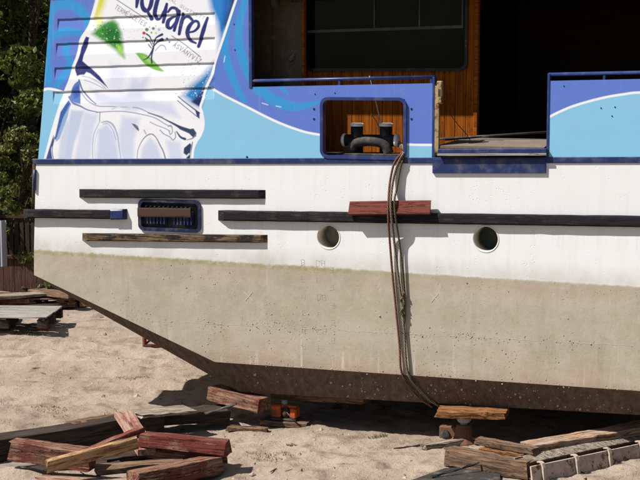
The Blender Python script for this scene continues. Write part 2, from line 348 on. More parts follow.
# ------------------------------------------------------------------ ground
def vnoise(x, y, seed):
    r = np.random.default_rng(seed); T = r.random((256, 256))
    xi = np.floor(x).astype(int); yi = np.floor(y).astype(int); fx = x-xi; fy = y-yi
    fx = fx*fx*(3-2*fx); fy = fy*fy*(3-2*fy); a = T[xi % 256, yi % 256]; b = T[(xi+1) % 256, yi % 256]; c = T[xi % 256, (yi+1) % 256]; d = T[(xi+1) % 256, (yi+1) % 256]
    return (a*(1-fx)+b*fx)*(1-fy)+(c*(1-fx)+d*fx)*fy-0.5
def ground_z(x, y):
    x = np.asarray(x, float); y = np.asarray(y, float)
    u = x*math.cos(0.35)+y*math.sin(0.35); v = -x*math.sin(0.35)+y*math.cos(0.35)
    z = 0.07*vnoise(x*0.7+50, y*0.7+50, 1)+0.045*vnoise(u*1.1+20, v*3.2+70, 2)+0.030*vnoise(x*4.2+9, y*4.2+9, 3)+0.024*vnoise(x*9+3, y*9+5, 4)+0.016*vnoise(x*19+3, y*19+5, 6)
    tr = np.zeros_like(z)
    for off in (2.2, 3.6, 5.1):                          # old wheel ruts running past the bow
        dd = v-off-0.25*vnoise(u*0.5+31, u*0+off, 5)*2; tr += -0.05*np.exp(-(dd/0.16)**2)+0.03*np.exp(-((np.abs(dd)-0.3)/0.12)**2)
    if x.size > 1000:
        fr = np.random.default_rng(77); dent = np.zeros_like(z)
        for _ in range(150):                             # footprints
            cx, cy, a_ = fr.uniform(-6.5, 4.0), fr.uniform(-3.4, 4.5), fr.uniform(0, 3.14)
            m_ = (np.abs(x-cx) < 0.4) & (np.abs(y-cy) < 0.4); dx, dy = x[m_]-cx, y[m_]-cy
            q = ((dx*math.cos(a_)+dy*math.sin(a_))/0.14)**2+((-dx*math.sin(a_)+dy*math.cos(a_))/0.065)**2
            dent[m_] += -0.026*np.exp(-q**2)+0.010*np.exp(-(np.sqrt(q)-1.45)**2*6)
        z = z+dent
    fade = np.clip((22-np.hypot(x, y-2))/10, 0, 1)
    return (z+tr)*fade
fine_x = np.arange(-11, 7.0, 0.045); fine_y = np.arange(-4.5, 11, 0.045)
def stretch(a, far):
    lo = a[0]-np.geomspace(0.06, far, 40)[::-1]; hi = a[-1]+np.geomspace(0.06, far, 40); return np.concatenate([lo, a, hi])
gx = stretch(fine_x, 900); gy = stretch(fine_y, 900)
GX, GY = np.meshgrid(gx, gy, indexing='xy'); GZ = ground_z(GX, GY)
def fast_grid(name, X, Y, Z, mat, parent=None, smooth=True, keep=None):
    ny, nx = X.shape; me = bpy.data.meshes.new(name)
    co = np.stack([X, Y, Z], -1).reshape(-1, 3).astype(np.float32)
    i = np.arange(ny*nx).reshape(ny, nx)
    q = np.stack([i[:-1, :-1], i[:-1, 1:], i[1:, 1:], i[1:, :-1]], -1).reshape(-1, 4)
    if keep is not None: q = q[keep.reshape(-1)]
    me.vertices.add(len(co)); me.vertices.foreach_set('co', co.ravel())
    me.loops.add(q.size); me.loops.foreach_set('vertex_index', q.ravel().astype(np.int32))
    me.polygons.add(len(q)); me.polygons.foreach_set('loop_start', np.arange(0, q.size, 4, dtype=np.int32))
    me.polygons.foreach_set('loop_total', np.full(len(q), 4, np.int32))
    me.polygons.foreach_set('use_smooth', np.full(len(q), smooth))
    me.update(calc_edges=True); me.validate(); me.materials.append(mat)
    return link(bpy.data.objects.new(name, me), parent)
ground = fast_grid('ground', GX, GY, GZ, M['sand']); ground['kind'] = 'structure'
def gz(x, y): return float(ground_z(np.array([x]), np.array([y]))[0])

# ------------------------------------------------------------------ the boat
XR = 8.0; B = 4.8
sheer = zline((36, 160), (640, 158)); wl = zline((34, 250), (640, 287)); chine = zline((215, 362), (640, 391)); lowz = zline((240, 392), (640, 415), 0.2)
bwtop = zline((250, 87), (640, 79)); railz = zline((250, 81), (640, 72.5)); SL = (sheer(1)-sheer(0))
ZROOF = at(300, -5)[2]
boat = empty('boat', (2.0, B/2, 0), 'white passenger boat propped ashore, painted with a drink bottle splash', 'boat')
pS = at(36, 160); pW = at(34, 250); pT = at(34, 275); pC = at(215, 362); pL = at(240, 392, 0.2)
# hull side with its openings
def hole_circle(px, py, r, n=28):
    c = at(px, py); return [(c[0]+r*math.cos(2*math.pi*k/n), c[2]+r*math.sin(2*math.pi*k/n)) for k in range(n)]
H1 = hole_circle(328.5, 237, 0.126); H2 = hole_circle(485.8, 239, 0.131)
sc_a = at(138.5, 198.5); sc_b = at(201.5, 233); SCX = (sc_a[0]+sc_b[0])/2; SCZ = (sc_a[2]+sc_b[2])/2; SCW = (sc_b[0]-sc_a[0])/2; SCH = (sc_a[2]-sc_b[2])/2
SQ = rrect(SCX, SCZ, SCW-0.025, SCH-0.025, 0.05)
bm = bmesh.new()
def loop(pts, y=0.0):
    vs = [bm.verts.new((p[0], y, p[1])) for p in pts]; return [bm.edges.new((vs[i], vs[(i+1) % len(vs)])) for i in range(len(vs))], vs
outer = [(pS[0], sheer(pS[0])), (pW[0], pW[2]), (pT[0], pT[2]), (pC[0], chine(pC[0])), (XR, chine(XR)), (XR, sheer(XR))]
ed, ov = loop(outer); es = list(ed)
for Hh in (H1, H2, SQ): es += loop(Hh)[0]
bmesh.ops.triangle_fill(bm, use_beauty=True, edges=es)
def quad(*p): bm.faces.new([bm.verts.new(tuple(map(float, q))) for q in p])
tip2 = (pT[0]+0.02, 0.05, pT[2]-0.04)
far = lambda p: (p[0], B-p[1], p[2])
o3 = [(p[0], 0.0, p[1]) for p in outer]
quad(o3[0], far(o3[0]), far(o3[1]), o3[1]); quad(o3[1], far(o3[1]), far(o3[2]), o3[2])
quad(o3[2], far(o3[2]), far(tip2), tip2)
lowL = (pL[0], 0.2, lowz(pL[0])); lowR = (XR, 0.2, lowz(XR))
quad(tip2, far(tip2), far(lowL), lowL); quad(lowL, far(lowL), far(lowR), lowR)
quad(*[far(p) for p in o3[::-1]])
quad(far(o3[2]), far(o3[3]), far(lowL), far(tip2)); quad(far(o3[3]), far(o3[4]), far(lowR), far(lowL))
quad(o3[4], o3[5], far(o3[5]), far(o3[4])); quad(lowR, far(lowR), far(o3[4]), o3[4])
bm_obj('hull', bm, M['hull'], boat)
bm = bmesh.new(); quad(o3[3], o3[4], lowR, lowL); quad(o3[2], o3[3], lowL, tip2)
bmesh.ops.subdivide_edges(bm, edges=bm.edges[:], cuts=3, use_grid_fill=True)
bilge = bm_obj('bilge_plate', bm, M['bilge'], boat)
# round side tubes
for Hh in (H1, H2):
    V = []; Fc = []; n = len(Hh)
    cx = sum(p[0] for p in Hh)/n; cz = sum(p[1] for p in Hh)/n
    for y, sc in ((-0.004, 1.05), (-0.004, 0.97), (0.02, 0.955), (0.26, 0.955), (0.26, 1.05)):
        V += [(cx+(p[0]-cx)*sc, y, cz+(p[1]-cz)*sc) for p in Hh]
    for r in range(4):
        for k in range(n): Fc.append((r*n+k, r*n+(k+1) % n, (r+1)*n+(k+1) % n, (r+1)*n+k))
    t = mesh_obj('porthole_tube', V, Fc, M['tube'], boat, True)
    mesh_obj('inner_flap', [(cx+(p[0]-cx)*1.03, 0.265, cz+(p[1]-cz)*1.03) for p in Hh], [tuple(range(n))], M['flapa'] if Hh is H1 else M['flapb'], t)
# blue scupper with grille
sq_o = rrect(SCX, SCZ, SCW, SCH, 0.07); sq_i = rrect(SCX, SCZ, SCW-0.035, SCH-0.035, 0.045)
sg = ring('scupper_frame', sq_o, sq_i, -0.018, 0.06, M['dkblue'], boat)
mesh_obj('back_plate', [(p[0], 0.055, p[1]) for p in SQ], [tuple(range(len(SQ)))], M['soot'], sg)
for cx in (SCX-SCW*0.46, SCX+SCW*0.40):
    pn = box('grille_panel', cx-0.125, cx+0.125, 0.022, 0.04, SCZ-0.105, SCZ+0.05, M['dkblue'], sg, 0.006)
    for k in range(6):
        x = cx-0.105+k*0.042
        box('slat', x-0.008, x+0.008, 0.004, 0.022, SCZ-0.10, SCZ+0.045, M['blue'], sg, 0.003)
for k in range(11):
    x = SCX-SCW+0.07+k*0.054
    tube('lashing', [(x, 0.02, SCZ+0.06), (x+0.02, -0.004, SCZ+0.09), (x+0.045, 0.02, SCZ+0.118)], 0.006, M['blue'], sg, 5)
# rubbing strips
def strip(px0, py0, px1, py1, hh, mat, dep=0.07, name='rubbing_strip', capl=0.09, capr=0.07, xr=None):
    a = at(px0, py0, -0.03); b = at(px1, py1, -0.03); x0, z0, x1, z1 = a[0], a[2], b[0], b[2]
    if xr: z1 = z0+(z1-z0)/(x1-x0)*(xr-x0); x1 = xr
    n = max(6, int((x1-x0)/0.12)); V = []; Fc = []; prof = [(-0.002, -1), (-0.85, -1), (-1, -0.7), (-1, 0.75), (-0.85, 1), (-0.002, 1)]
    cxs = 0.5*(x0+x1); m = len(prof)
    for i in range(n+1):
        t = i/n; x = x0+(x1-x0)*t; z = z0+(z1-z0)*t
        for y, s in prof:
            sh = capl*(-y) if i == 0 else (-capr*(-y) if i == n else 0)
            jt = 0.15 if 'cap' in name else 0.45; V.append((x+sh*max(0, -y), y*dep*(1+0.06*jt*rng.normal()*(-y)), z+s*hh/2*(1+0.05*jt*rng.normal())))
    for i in range(n):
        for k in range(m-1): Fc.append((i*m+k, i*m+k+1, (i+1)*m+k+1, (i+1)*m+k))
    Fc += [tuple(range(m))[::-1], tuple(range(n*m, n*m+m))]
    o = mesh_obj(name, V, Fc, mat, boat)
    return o, (x1, z1)
strip(78, 193.5, 264.5, 194.5, 0.095, M['strip'], 0.036)
strip(81, 237, 266.5, 239, 0.085, M['strip_raw'], 0.04)
strip(22, 213.5, 111, 214.5, 0.10, M['strip'], 0.055, capr=0.0)
strip(111.5, 214.5, 126, 214.3, 0.115, M['blue'], 0.06, 'strip_end_cap', 0.0, 0.05)
strip(217, 215.5, 640, 221.5, 0.11, M['strip'], 0.05, xr=XR)
strip(137, 212.3, 190, 213, 0.10, M['rustdk'], 0.022, 'cross_bar', 0, 0)
# sheer rail, bow post
box('sheer_rail', at(33, 160)[0], XR, -0.012, 0.10, sheer(at(33, 160)[0])-0.048, sheer(at(33, 160)[0])+0.012, M['blue'], boat, 0.005, slope=SL)
pb0 = at(36.5, 164, 0.05); pb1 = at(36, 209, 0.05)
bp = tube('bow_post', [(pb0[0]-0.02, 0.05, pb0[2]), (pb1[0]-0.025, 0.05, pb1[2])], 0.028, M['rustdk'], boat)
tube('post_pipe', [(pb0[0]+0.015, -0.012, pb0[2]-0.06), (pb1[0]+0.02, -0.012, pb1[2]+0.22)], 0.018, M['blue'], bp)

# --- painted side: tracing the picture on the plate
class Paint:
    def __init__(s, X, Z):
        s.u, s.v = uv_of(X.ravel(), Z.ravel()); s.c = np.zeros((s.u.size, 3)); s.shape = X.shape
    def over(s, idx, a, col):
        a = a[:, None]; s.c[idx] = s.c[idx]*(1-a)+np.array(s2l(col))*a
    def box(s, pts, pad):
        p = np.array(pts); return np.where((s.u > p[:, 0].min()-pad) & (s.u < p[:, 0].max()+pad) & (s.v > p[:, 1].min()-pad) & (s.v < p[:, 1].max()+pad))[0]
    def poly(s, pts, col, soft=0.7, sm=0, alpha=1.0, mod=None):
        if sm: pts = smooth_path(list(pts)+[pts[0]], sm)[:-1]
        P = np.array([tuple(p) for p in pts], float); i = s.box(P, soft+1)
        if not len(i): return
        u, v = s.u[i], s.v[i]; d2 = np.full(u.size, 1e9); ins = np.zeros(u.size, bool)
        for k in range(len(P)):
            a = P[k]; b = P[(k+1) % len(P)]; e = b-a; t = np.clip(((u-a[0])*e[0]+(v-a[1])*e[1])/(e@e+1e-9), 0, 1)
            d2 = np.minimum(d2, (u-a[0]-t*e[0])**2+(v-a[1]-t*e[1])**2)
            if e[1] != 0:
                c = ((a[1] > v) != (b[1] > v)) & (u < e[0]*(v-a[1])/e[1]+a[0]); ins ^= c
        d = np.sqrt(d2)*np.where(ins, -1, 1); al = np.clip(0.5-d/soft, 0, 1)*alpha
        if mod is not None: al = al*mod(u, v)
        s.over(i, al, col)
    def line(s, pts, wd, col, soft=0.6, sm=6, alpha=1.0):
        n0 = len(pts); P = np.array([tuple(p) for p in (smooth_path(pts, sm) if n0 > 2 and sm else pts)], float)
        W = np.interp(np.linspace(0, 1, len(P)), np.linspace(0, 1, len(wd)), wd) if hasattr(wd, '__len__') else np.full(len(P), wd)
        i = s.box(P, W.max()+soft+1)
        if not len(i): return
        u, v = s.u[i], s.v[i]; best = np.full(u.size, 1e9)
        for k in range(len(P)-1):
            a, b = P[k], P[k+1]; e = b-a; t = np.clip(((u-a[0])*e[0]+(v-a[1])*e[1])/(e@e+1e-9), 0, 1)
            best = np.minimum(best, np.hypot(u-a[0]-t*e[0], v-a[1]-t*e[1])-(W[k]*(1-t)+W[k+1]*t)/2)
        s.over(i, np.clip(0.5-best/soft, 0, 1)*alpha, col)
    def dots(s, pts, r, col, soft=0.6, alpha=1.0):
        for (x, y), q in zip(pts, r): s.line([(x-q*0.05, y), (x+q*0.05, y+q*0.04)], q, col, soft, 0, alpha)
FONT = {'A': [[(0, 6), (2, 0), (4, 6)], [(1, 4), (3, 4)]], 'S': [[(4, 1), (2, 0), (0, 1.5), (4, 4.5), (2, 6), (0, 5)]], 'V': [[(0, 0), (2, 6), (4, 0)]],
        'N': [[(0, 6), (0, 0), (4, 6), (4, 0)]], 'Y': [[(0, 0), (2, 3), (4, 0)], [(2, 3), (2, 6)]], 'I': [[(2, 0), (2, 6)]], 'Z': [[(0, 0), (4, 0), (0, 6), (4, 6)]],
        'T': [[(0, 0), (4, 0)], [(2, 0), (2, 6)]], 'E': [[(4, 0), (0, 0), (0, 6), (4, 6)], [(0, 3), (3, 3)]], 'R': [[(0, 6), (0, 0), (3.5, 0.5), (3.5, 2.7), (0, 3)], [(1.5, 3), (4, 6)]],
        'M': [[(0, 6), (0, 0), (2, 4), (4, 0), (4, 6)]], 'D': [[(0, 0), (0, 6), (3, 5), (4, 3), (3, 1), (0, 0)]], 'L': [[(0, 0), (0, 6), (4, 6)]], 'U': [[(0, 0), (0, 5), (2, 6), (4, 5), (4, 0)]]}
def text(P, word, path, hgt, col, wd=0.55, acc=(), alpha=0.9):
    Q = np.array(smooth_path(path, 10)); seg = np.hypot(*(Q[1:]-Q[:-1]).T); cum = np.concatenate([[0], np.cumsum(seg)]); n = len(word)
    for k, ch in enumerate(word):
        if ch not in FONT: continue
        s0 = cum[-1]*(k+0.15)/n; q = np.array([np.interp(s0, cum, Q[:, 0]), np.interp(s0, cum, Q[:, 1])])
        q2 = np.array([np.interp(s0+1, cum, Q[:, 0]), np.interp(s0+1, cum, Q[:, 1])]); ex = (q2-q)/(np.hypot(*(q2-q))+1e-9); ey = np.array([-ex[1], ex[0]])
        sc = hgt/6; wsc = cum[-1]/n*0.66/4
        for st in FONT[ch]: P.line([tuple(q+ex*a*wsc+ey*(b-6)*sc) for a, b in st], wd, col, 0.5, 0, alpha)
        if k in acc: P.line([tuple(q+ex*2*wsc+ey*(-7.2)*sc), tuple(q+ex*3.2*wsc+ey*(-8.6)*sc)], wd, col, 0.5, 0, alpha)
PURPLE = (96, 124, 206); MID = (56, 150, 214); LIGHT = (138, 197, 230); WHITE = (243, 243, 248); NAVY = (40, 46, 112); GREY = (140, 150, 186)
def paint_side(X, Z):
    P = Paint(X, Z); P.c[:] = s2l(PURPLE); r = random.Random(3)
    # swirls on the violet
    P.line([(235, -8), (229, 15), (224.5, 40), (227, 62), (236, 86), (244, 101)], [9, 9, 8, 8, 7, 5], MID, 1.6)
    P.line([(252, -14), (243, 8), (238.5, 35), (243, 60), (258, 87), (280, 103), (300, 106.5), (319, 102)], [6, 7, 8, 9, 10, 11, 8, 3], MID, 1.6)
    P.line([(281, 86), (284, 90), (288, 94)], [5, 4, 2], MID, 1.5)
    P.line([(252, 84), (258, 92)], 7, MID, 2, 0)
    P.line([(48, 20), (53, 8), (66, 4), (79, 9), (88, 22), (88, 34)], [7, 9, 10, 10, 9, 7], MID, 2)
    P.line([(50, 10), (47.5, 40), (46, 64), (49, 82)], [8, 9, 9, 8], MID, 2.5)
    P.line([(52, 36), (66, 31), (80, 33)], [9, 9, 6], MID, 2)
    P.line([(66, 46), (66, 52), (69, 60)], [8, 8, 5], MID, 2)
    P.line([(56, 86), (62, 78), (72, 62)], [5, 8, 6], MID, 2)
    P.line([(43.5, 60), (42, 84)], 5, LIGHT, 3, 0, 0.7)
    for q in ((224, 62, 225, 56), (262, 103, 268, 105), (276, 106, 281, 107)): P.line([q[:2], q[2:]], 0.7, (225, 235, 250), 0.6, 0)
    # light blue lower field
    low = [(30, 89), (46, 89.5), (58, 91), (66, 94), (66, 170), (30, 170)]
    P.poly(low, LIGHT)
    P.poly([(205, 86), (213, 89), (225, 96), (246, 106.5), (275, 121), (300, 130.5), (318, 134.5), (360, 141), (407, 144.5), (440, 145), (440, 170), (180, 170)], LIGHT)
    P.poly([(543, 121), (558, 112.5), (575, 105.5), (600, 98.5), (622, 94.5), (645, 92.5), (700, 96), (800, 112), (1000, 150), (1000, 200), (540, 200)], LIGHT, sm=4)
    P.line([(40, 91), (48, 88.8), (58, 90.5), (68, 94)], [3, 2.6, 2.4, 2], WHITE)
    P.line([(212, 88.5), (225, 96), (246, 106.5), (275, 121), (300, 130.5), (318, 134.5), (360, 141), (407, 144.5), (440, 145)], 2.3, WHITE)
    P.line([(540, 122), (558, 112.5), (575, 105.5), (600, 98.5), (622, 94.5), (645, 92.5), (700, 96), (800, 112), (1000, 150)], 2.4, WHITE)
    # bottle
    Ls = [(103, -25), (97, 0), (92, 17), (88.5, 28), (81, 40), (78, 55), (73, 68), (70, 80), (65, 92), (58, 112), (51, 135), (44, 162)]
    Rs = [(246, -25), (236, 0), (226, 30), (215.5, 61), (212, 75), (205.5, 89), (203, 99), (200.5, 107), (202, 113), (203.5, 124), (201, 134), (196, 142), (193, 150), (192, 162)]
    P.poly(Ls+Rs[::-1], WHITE, 0.8)
    P.poly([(99, -25), (112, -25), (104, 6), (97, 20), (93, 19), (97, 0)], (222, 214, 60), 7)
    P.poly([(96, 22), (101, 14), (103, 22), (97, 28)], (240, 238, 160), 4)
    # blue shading at the neck and shoulder of the bottle
    P.poly([(204, -25), (250, -25), (236, 0), (218.5, 53), (220, 40), (217, 22), (211, 8)], (38, 130, 205), 7)
    P.poly([(221, -25), (232, -25), (229, 5), (222, 30), (224, 0)], (20, 92, 180), 6)
    P.poly([(231, -25), (250, -25), (236, 0), (226, 30), (224, 24), (230, 4)], (26, 44, 104), 5)
    P.poly([(215, 62), (212, 76), (205, 89), (202.5, 99), (200, 107), (193, 104), (182, 96), (190, 86), (200, 78), (207, 70)], (36, 122, 186), 8)
    P.poly([(214, 78), (205.5, 89), (203, 99), (200.5, 107), (192, 101), (199, 92)], (30, 62, 128), 4)
    P.poly([(200, 96), (203, 99), (200.5, 107), (192, 102)], (24, 40, 96), 1.5)
    for _ in range(170):
        x = r.uniform(168, 210); y = r.uniform(58, 98)
        if (x-168)/42+(y-58)/60 < 0.25+r.random()*0.6: continue
        dk = r.random() < 0.55; P.dots([(x, y)], [r.uniform(0.4, 1.0)], (120, 135, 165) if dk and x+y*0.5 < 232 else (225, 238, 250), 0.6, 0.75)
    # green mint patch
    g = [(92, 34), (97, 28), (103, 23), (112, 19.5), (118, 24), (121, 33), (122, 45), (124.5, 58), (115, 50), (104, 42)]
    P.poly(g, (64, 150, 52), 5); P.poly([(104, 27), (114, 22), (120, 34), (121, 48), (112, 44), (104, 38)], (28, 112, 40), 7); P.poly([(116, 44), (121, 46), (124, 57), (118, 52)], (150, 205, 70), 3)
    for _ in range(90):
        x = r.uniform(93, 124); y = r.uniform(21, 54)
        if y-34 > (x-92)*0.72: continue
        P.dots([(x, y)], [r.uniform(0.5, 1.5)], r.choice([(225, 240, 225), (20, 80, 35), (120, 190, 100)]), 0.7, 0.75)
    for _ in range(70):
        x = r.uniform(118, 146); y = r.uniform(14, 62); P.dots([(x, y)], [r.uniform(0.5, 1.2)], (205, 208, 216), 0.7, 0.6)
    # lettering
    P.line([(108, -6), (117, 0), (147, 19.5)], 0.8, (110, 110, 130), 0.5, 0)
    text(P, 'TERMESZETES', [(114, 8), (124, 14.5), (134, 20), (145, 27)], 4.4, (120, 122, 140), 0.6, (4,))
    text(P, 'ASVANYVIZ', [(172, 46), (182, 52), (191, 58.5), (200, 64)], 4.6, (120, 122, 150), 0.65, (0, 3, 7))
    text(P, 'IDEAL SUSTYETT', [(161, -4), (172, 2), (188, 12), (204, 20)], 3.0, (150, 150, 165), 0.55)
    P.line([(172, 36), (186, 45.5), (200.5, 57)], 0.8, (110, 110, 130), 0.5, 0)
    W = 4.3
    P.line([(138.5, -8), (137.5, 0), (136.5, 7)], [W, W, 2.6], NAVY)                                          # leg of the capital, cut by the roof edge
    P.line([(146, -9), (142.6, -3), (142, 4), (143.8, 9.5), (147, 11), (150.5, 6), (152.5, -4)], [2, 3, W, W, 3, W, W], NAVY)
    P.line([(144.6, 7.6), (147.5, 11.5), (151.2, 18.6)], [1.6, 2.6, W], NAVY)
    P.line([(159, -5), (156, 6), (154.8, 14), (157, 19), (160.5, 17.5), (163.5, 11)], [W, W, W, 3.4, 2.6, 1.6], NAVY)
    P.line([(166.8, 4), (165, 12), (163, 22.2)], [2.8, W, 3.2], NAVY)
    P.line([(168, 12), (171.5, 8), (176, 8.6), (178.6, 12.5)], [2.2, 3, 3.2, W], NAVY)
    P.line([(178.8, 11.5), (176.8, 20), (174.2, 30.5)], [W, W, 3], NAVY)
    P.line([(177, 16), (172, 17.5), (168, 21), (167.6, 26.5), (171, 28), (175, 22)], [1.6, 2.8, W, W, 2.8, 1.6], NAVY)
    P.line([(183, 13.6), (181.4, 22), (179.2, 34)], [2.8, W, 3.2], NAVY)
    P.line([(181.5, 23), (184.5, 17.5), (188.5, 16.8), (192, 20)], [1.8, 2.6, 3.4, 2.8], NAVY)
    P.line([(189, 32.4), (194.5, 31), (198.6, 26.5), (197.8, 22), (194, 21.4), (189.5, 26), (187.4, 33), (189.8, 40), (195.6, 43.2)], [2, 2.4, 3, 2.8, 3, W, W, 3.4, 2], NAVY)
    P.line([(207.2, 18), (203.5, 30), (198.4, 46.4)], [2.8, W, 3.4], NAVY)
    # little tree emblem
    P.poly([(135.5, 53), (141, 53), (147, 55), (154, 61), (159, 67), (163.5, 71.5), (155, 70), (147, 66), (141, 60)], (120, 185, 75), 1.2, 4)
    P.poly([(141, 55), (148, 58), (156, 66), (148, 62)], (160, 212, 110), 2)
    T = (46, 52, 96)
    P.line([(143.5, 60), (148, 57.5), (151.5, 52), (153, 46)], [0.8, 1.4, 1.6, 1], T); P.line([(151.8, 63), (151.6, 56), (153.2, 49), (153.8, 40)], [1.6, 1.5, 1.4, 1], T)
    P.line([(153, 47), (157, 42), (162, 39.5)], [1, 1.8, 3.4], T); P.line([(153.5, 44), (156, 38), (162, 34.5)], [0.8, 1.4, 2.6], T)
    P.line([(152.5, 44), (150, 37), (146.5, 34)], [0.8, 1.3, 1.6], T); P.line([(152, 46), (149, 41), (145.5, 38)], [0.8, 1.1, 1.3], T); P.line([(151, 48), (148, 44.5)], 1, T)
    P.line([(155, 51), (160, 45.5), (164, 46), (166, 50)], [0.8, 1.2, 1.2, 0.8], (130, 165, 205))
    for x, y, q, c in ((144, 33, 3, (196, 50, 66)), (146.8, 29.5, 3.2, (95, 140, 90)), (153.3, 28.4, 2.8, (110, 130, 110)), (159, 29.6, 2.6, (150, 200, 225)), (151.5, 32.6, 1.8, (140, 160, 90)), (156, 33, 1.8, (190, 205, 130)), (143, 37.4, 1.4, (90, 90, 110)), (146.4, 40.7, 2.4, (105, 165, 80)), (149.5, 27, 1.2, (150, 150, 150)), (155.8, 26, 1.2, (170, 150, 160)), (167, 38.6, 2.2, (70, 80, 140)), (169, 42, 1.8, (120, 130, 180))):
        P.dots([(x, y)], [q], c)
    # water splash
    SH = (196, 207, 232)
    P.poly([(62, 162), (66, 135), (71, 110), (84, 111), (80, 128), (74, 145), (71, 162)], SH, 3)
    P.poly([(123, 100), (132, 76), (140, 80), (150, 74), (146, 90), (136, 110), (126, 110)], (208, 213, 236), 8)
    P.poly([(84, 112), (98, 115), (94, 128), (90, 162), (74, 162), (79, 135)], (212, 218, 238), 4)
    P.poly([(98, 130), (106, 124), (114, 132), (118, 150), (119, 162), (96, 162)], (205, 213, 235), 4)
    P.poly([(122, 116), (140, 118), (134, 140), (134, 162), (122, 162), (118, 135)], (210, 217, 238), 5)
    P.poly([(142, 148), (150, 137), (158, 146), (162, 162), (140, 162)], (208, 215, 236), 4)
    P.poly([(166, 140), (180, 142), (184, 162), (170, 162)], (212, 219, 240), 5)
    P.poly([(90, 88), (110, 96), (140, 98), (172, 104), (180, 118), (150, 110), (110, 106), (96, 102)], (214, 219, 240), 6)
    P.poly([(110, 62), (128, 72), (122, 98), (108, 90)], (222, 225, 243), 8)
    P.poly([(60, 140), (66, 120), (70, 122), (64, 162), (58, 162)], (205, 214, 232), 3)
    P.poly([(86, 36.5), (89.3, 37.5), (87, 47), (83.5, 56), (82.5, 61), (90, 67.5), (100, 76.5), (108.5, 88.5), (99, 80.5), (90, 73.5), (86, 72), (83, 76), (77, 76.5), (74.5, 70), (76, 60), (81, 47)], (38, 44, 116), 0.8)
    P.poly([(69, 94), (73, 84), (79.5, 79), (80, 92), (80.5, 104), (75, 103), (70, 100)], (92, 126, 192), 1.2)
    P.poly([(72, 90), (79, 84), (79.5, 96), (74, 99)], (60, 96, 176), 2)
    P.poly([(60.5, 112), (68.5, 100), (71, 104), (66, 116), (61.5, 127), (56, 140), (54.5, 139)], (62, 98, 172), 1.0)
    P.poly([(63, 118), (70, 104), (68, 116), (58.5, 141.5), (55.5, 141.5)], (150, 178, 218), 1.2)
    P.poly([(45, 162), (50, 146), (53.5, 135), (54, 141), (51.5, 150), (53, 162)], (70, 78, 140), 1.0)
    P.line([(59, 140), (52.6, 148), (53, 158)], [1.2, 2.2, 1.6], WHITE); P.line([(54.6, 137), (52.2, 150), (53.6, 160)], 0.8, (80, 90, 130))
    P.line([(68, 95), (72, 83.5), (80, 77.5), (90, 78), (98, 83), (103, 88)], [3.5, 4.5, 5, 3.5, 2.5, 1], WHITE, 1)
    P.line([(82, 76), (92, 78.5), (101, 84), (106, 89)], 0.7, (150, 156, 185)); P.line([(84, 80), (93, 83), (104, 88.5)], 0.6, GREY)
    P.line([(79, 80), (83, 91), (90, 99), (96, 104)], [1.6, 1.4, 1.2, 0.8], (96, 112, 168))
    P.line([(69, 97), (73, 103), (80, 106), (88, 110), (100, 112.5)], [2.4, 2, 1.6, 1.2, 0.8], (110, 126, 178))
    P.line([(80, 92), (88, 101), (98, 106), (110, 106.5), (124, 107), (138, 108), (150, 113), (163, 117)], 0.9, GREY)
    P.line([(96, 112.5), (110, 111.5), (124, 111.5), (140, 114), (155, 118), (165, 124), (172, 127)], 0.9, GREY)
    P.line([(112, 109), (122, 106), (132, 107.5)], 1.6, (212, 216, 232)); P.line([(100, 112), (99.5, 121)], 0.9, GREY)
    P.line([(93, 160), (92.6, 148), (93.8, 135), (97, 127), (100, 121)], 1.1, (188, 194, 218)); P.line([(95, 158), (94.6, 147), (96, 136), (99, 129)], 0.7, SH)
    P.line([(101.5, 122.5), (107, 121.5), (113, 125), (117, 134), (119, 146), (121, 160)], [1, 1.8, 2, 1.4, 1, 0.8], (172, 180, 208))
    P.line([(103, 124), (108, 124), (113, 130), (116, 140)], 0.6, GREY); P.line([(104, 155), (110, 155), (116, 160)], 0.7, SH)
    P.line([(137, 161), (138, 150), (142, 141), (147, 135.5), (152, 134.2), (156, 137.5), (159.5, 144), (163.5, 152), (166, 161)], [0.6, 0.7, 0.8, 1.2, 1.2, 1, 1.2, 1.2, 1.4], (125, 130, 158))
    P.poly([(131.5, 123.5), (134.5, 124), (138, 127.5), (139, 131.5), (136.5, 129.5)], (92, 98, 130), 0.8)
    P.line([(133.5, 124.4), (137, 126), (138.8, 130)], 0.7, (70, 76, 112)); P.line([(144, 130), (146, 134)], 0.9, GREY)
    P.line([(150, 122), (156, 125), (164, 128), (170, 131)], 0.7, (120, 126, 160)); P.line([(160, 130), (164, 134), (170, 137), (173, 140), (175.5, 137), (175, 132)], 0.9, (130, 138, 172))
    P.line([(148, 113), (160, 117), (170, 122), (181, 127.5), (192, 131)], [0.6, 1, 1.6, 2.6, 2.4], (70, 82, 118))
    P.poly([(170, 121), (180, 126), (190, 129), (193.5, 128.4), (196.5, 133), (196, 136.5), (193, 137.5), (189, 133.5), (180, 129.5)], (52, 66, 102), 0.8)
    P.line([(176.5, 131.5), (180.5, 137), (185, 139)], [1, 2, 2.6], (56, 64, 112)); P.line([(187, 140), (193, 138), (196, 134)], [0.8, 1.2, 0.8], (120, 128, 160))
    P.poly([(184, 148), (190, 143), (191.5, 145), (190.5, 152), (190, 162), (185, 162), (187, 156), (183.5, 153)], (44, 58, 92), 0.9); P.line([(186.5, 156.5), (189, 154)], 1.6, (215, 225, 240), 0.8, 0)
    P.line([(192.5, 142), (191.5, 150), (191.3, 160)], 0.9, (70, 90, 140))
    P.line([(178, 96.5), (186, 103), (199.5, 113)], [1, 1, 1.4], (60, 74, 130)); P.line([(177.5, 100.5), (187, 108.5), (199, 118)], [0.8, 0.8, 1], (86, 96, 140))
    P.poly([(195, 110), (199.5, 112.5), (199.6, 118.5), (196.8, 116)], (44, 56, 110), 0.8)
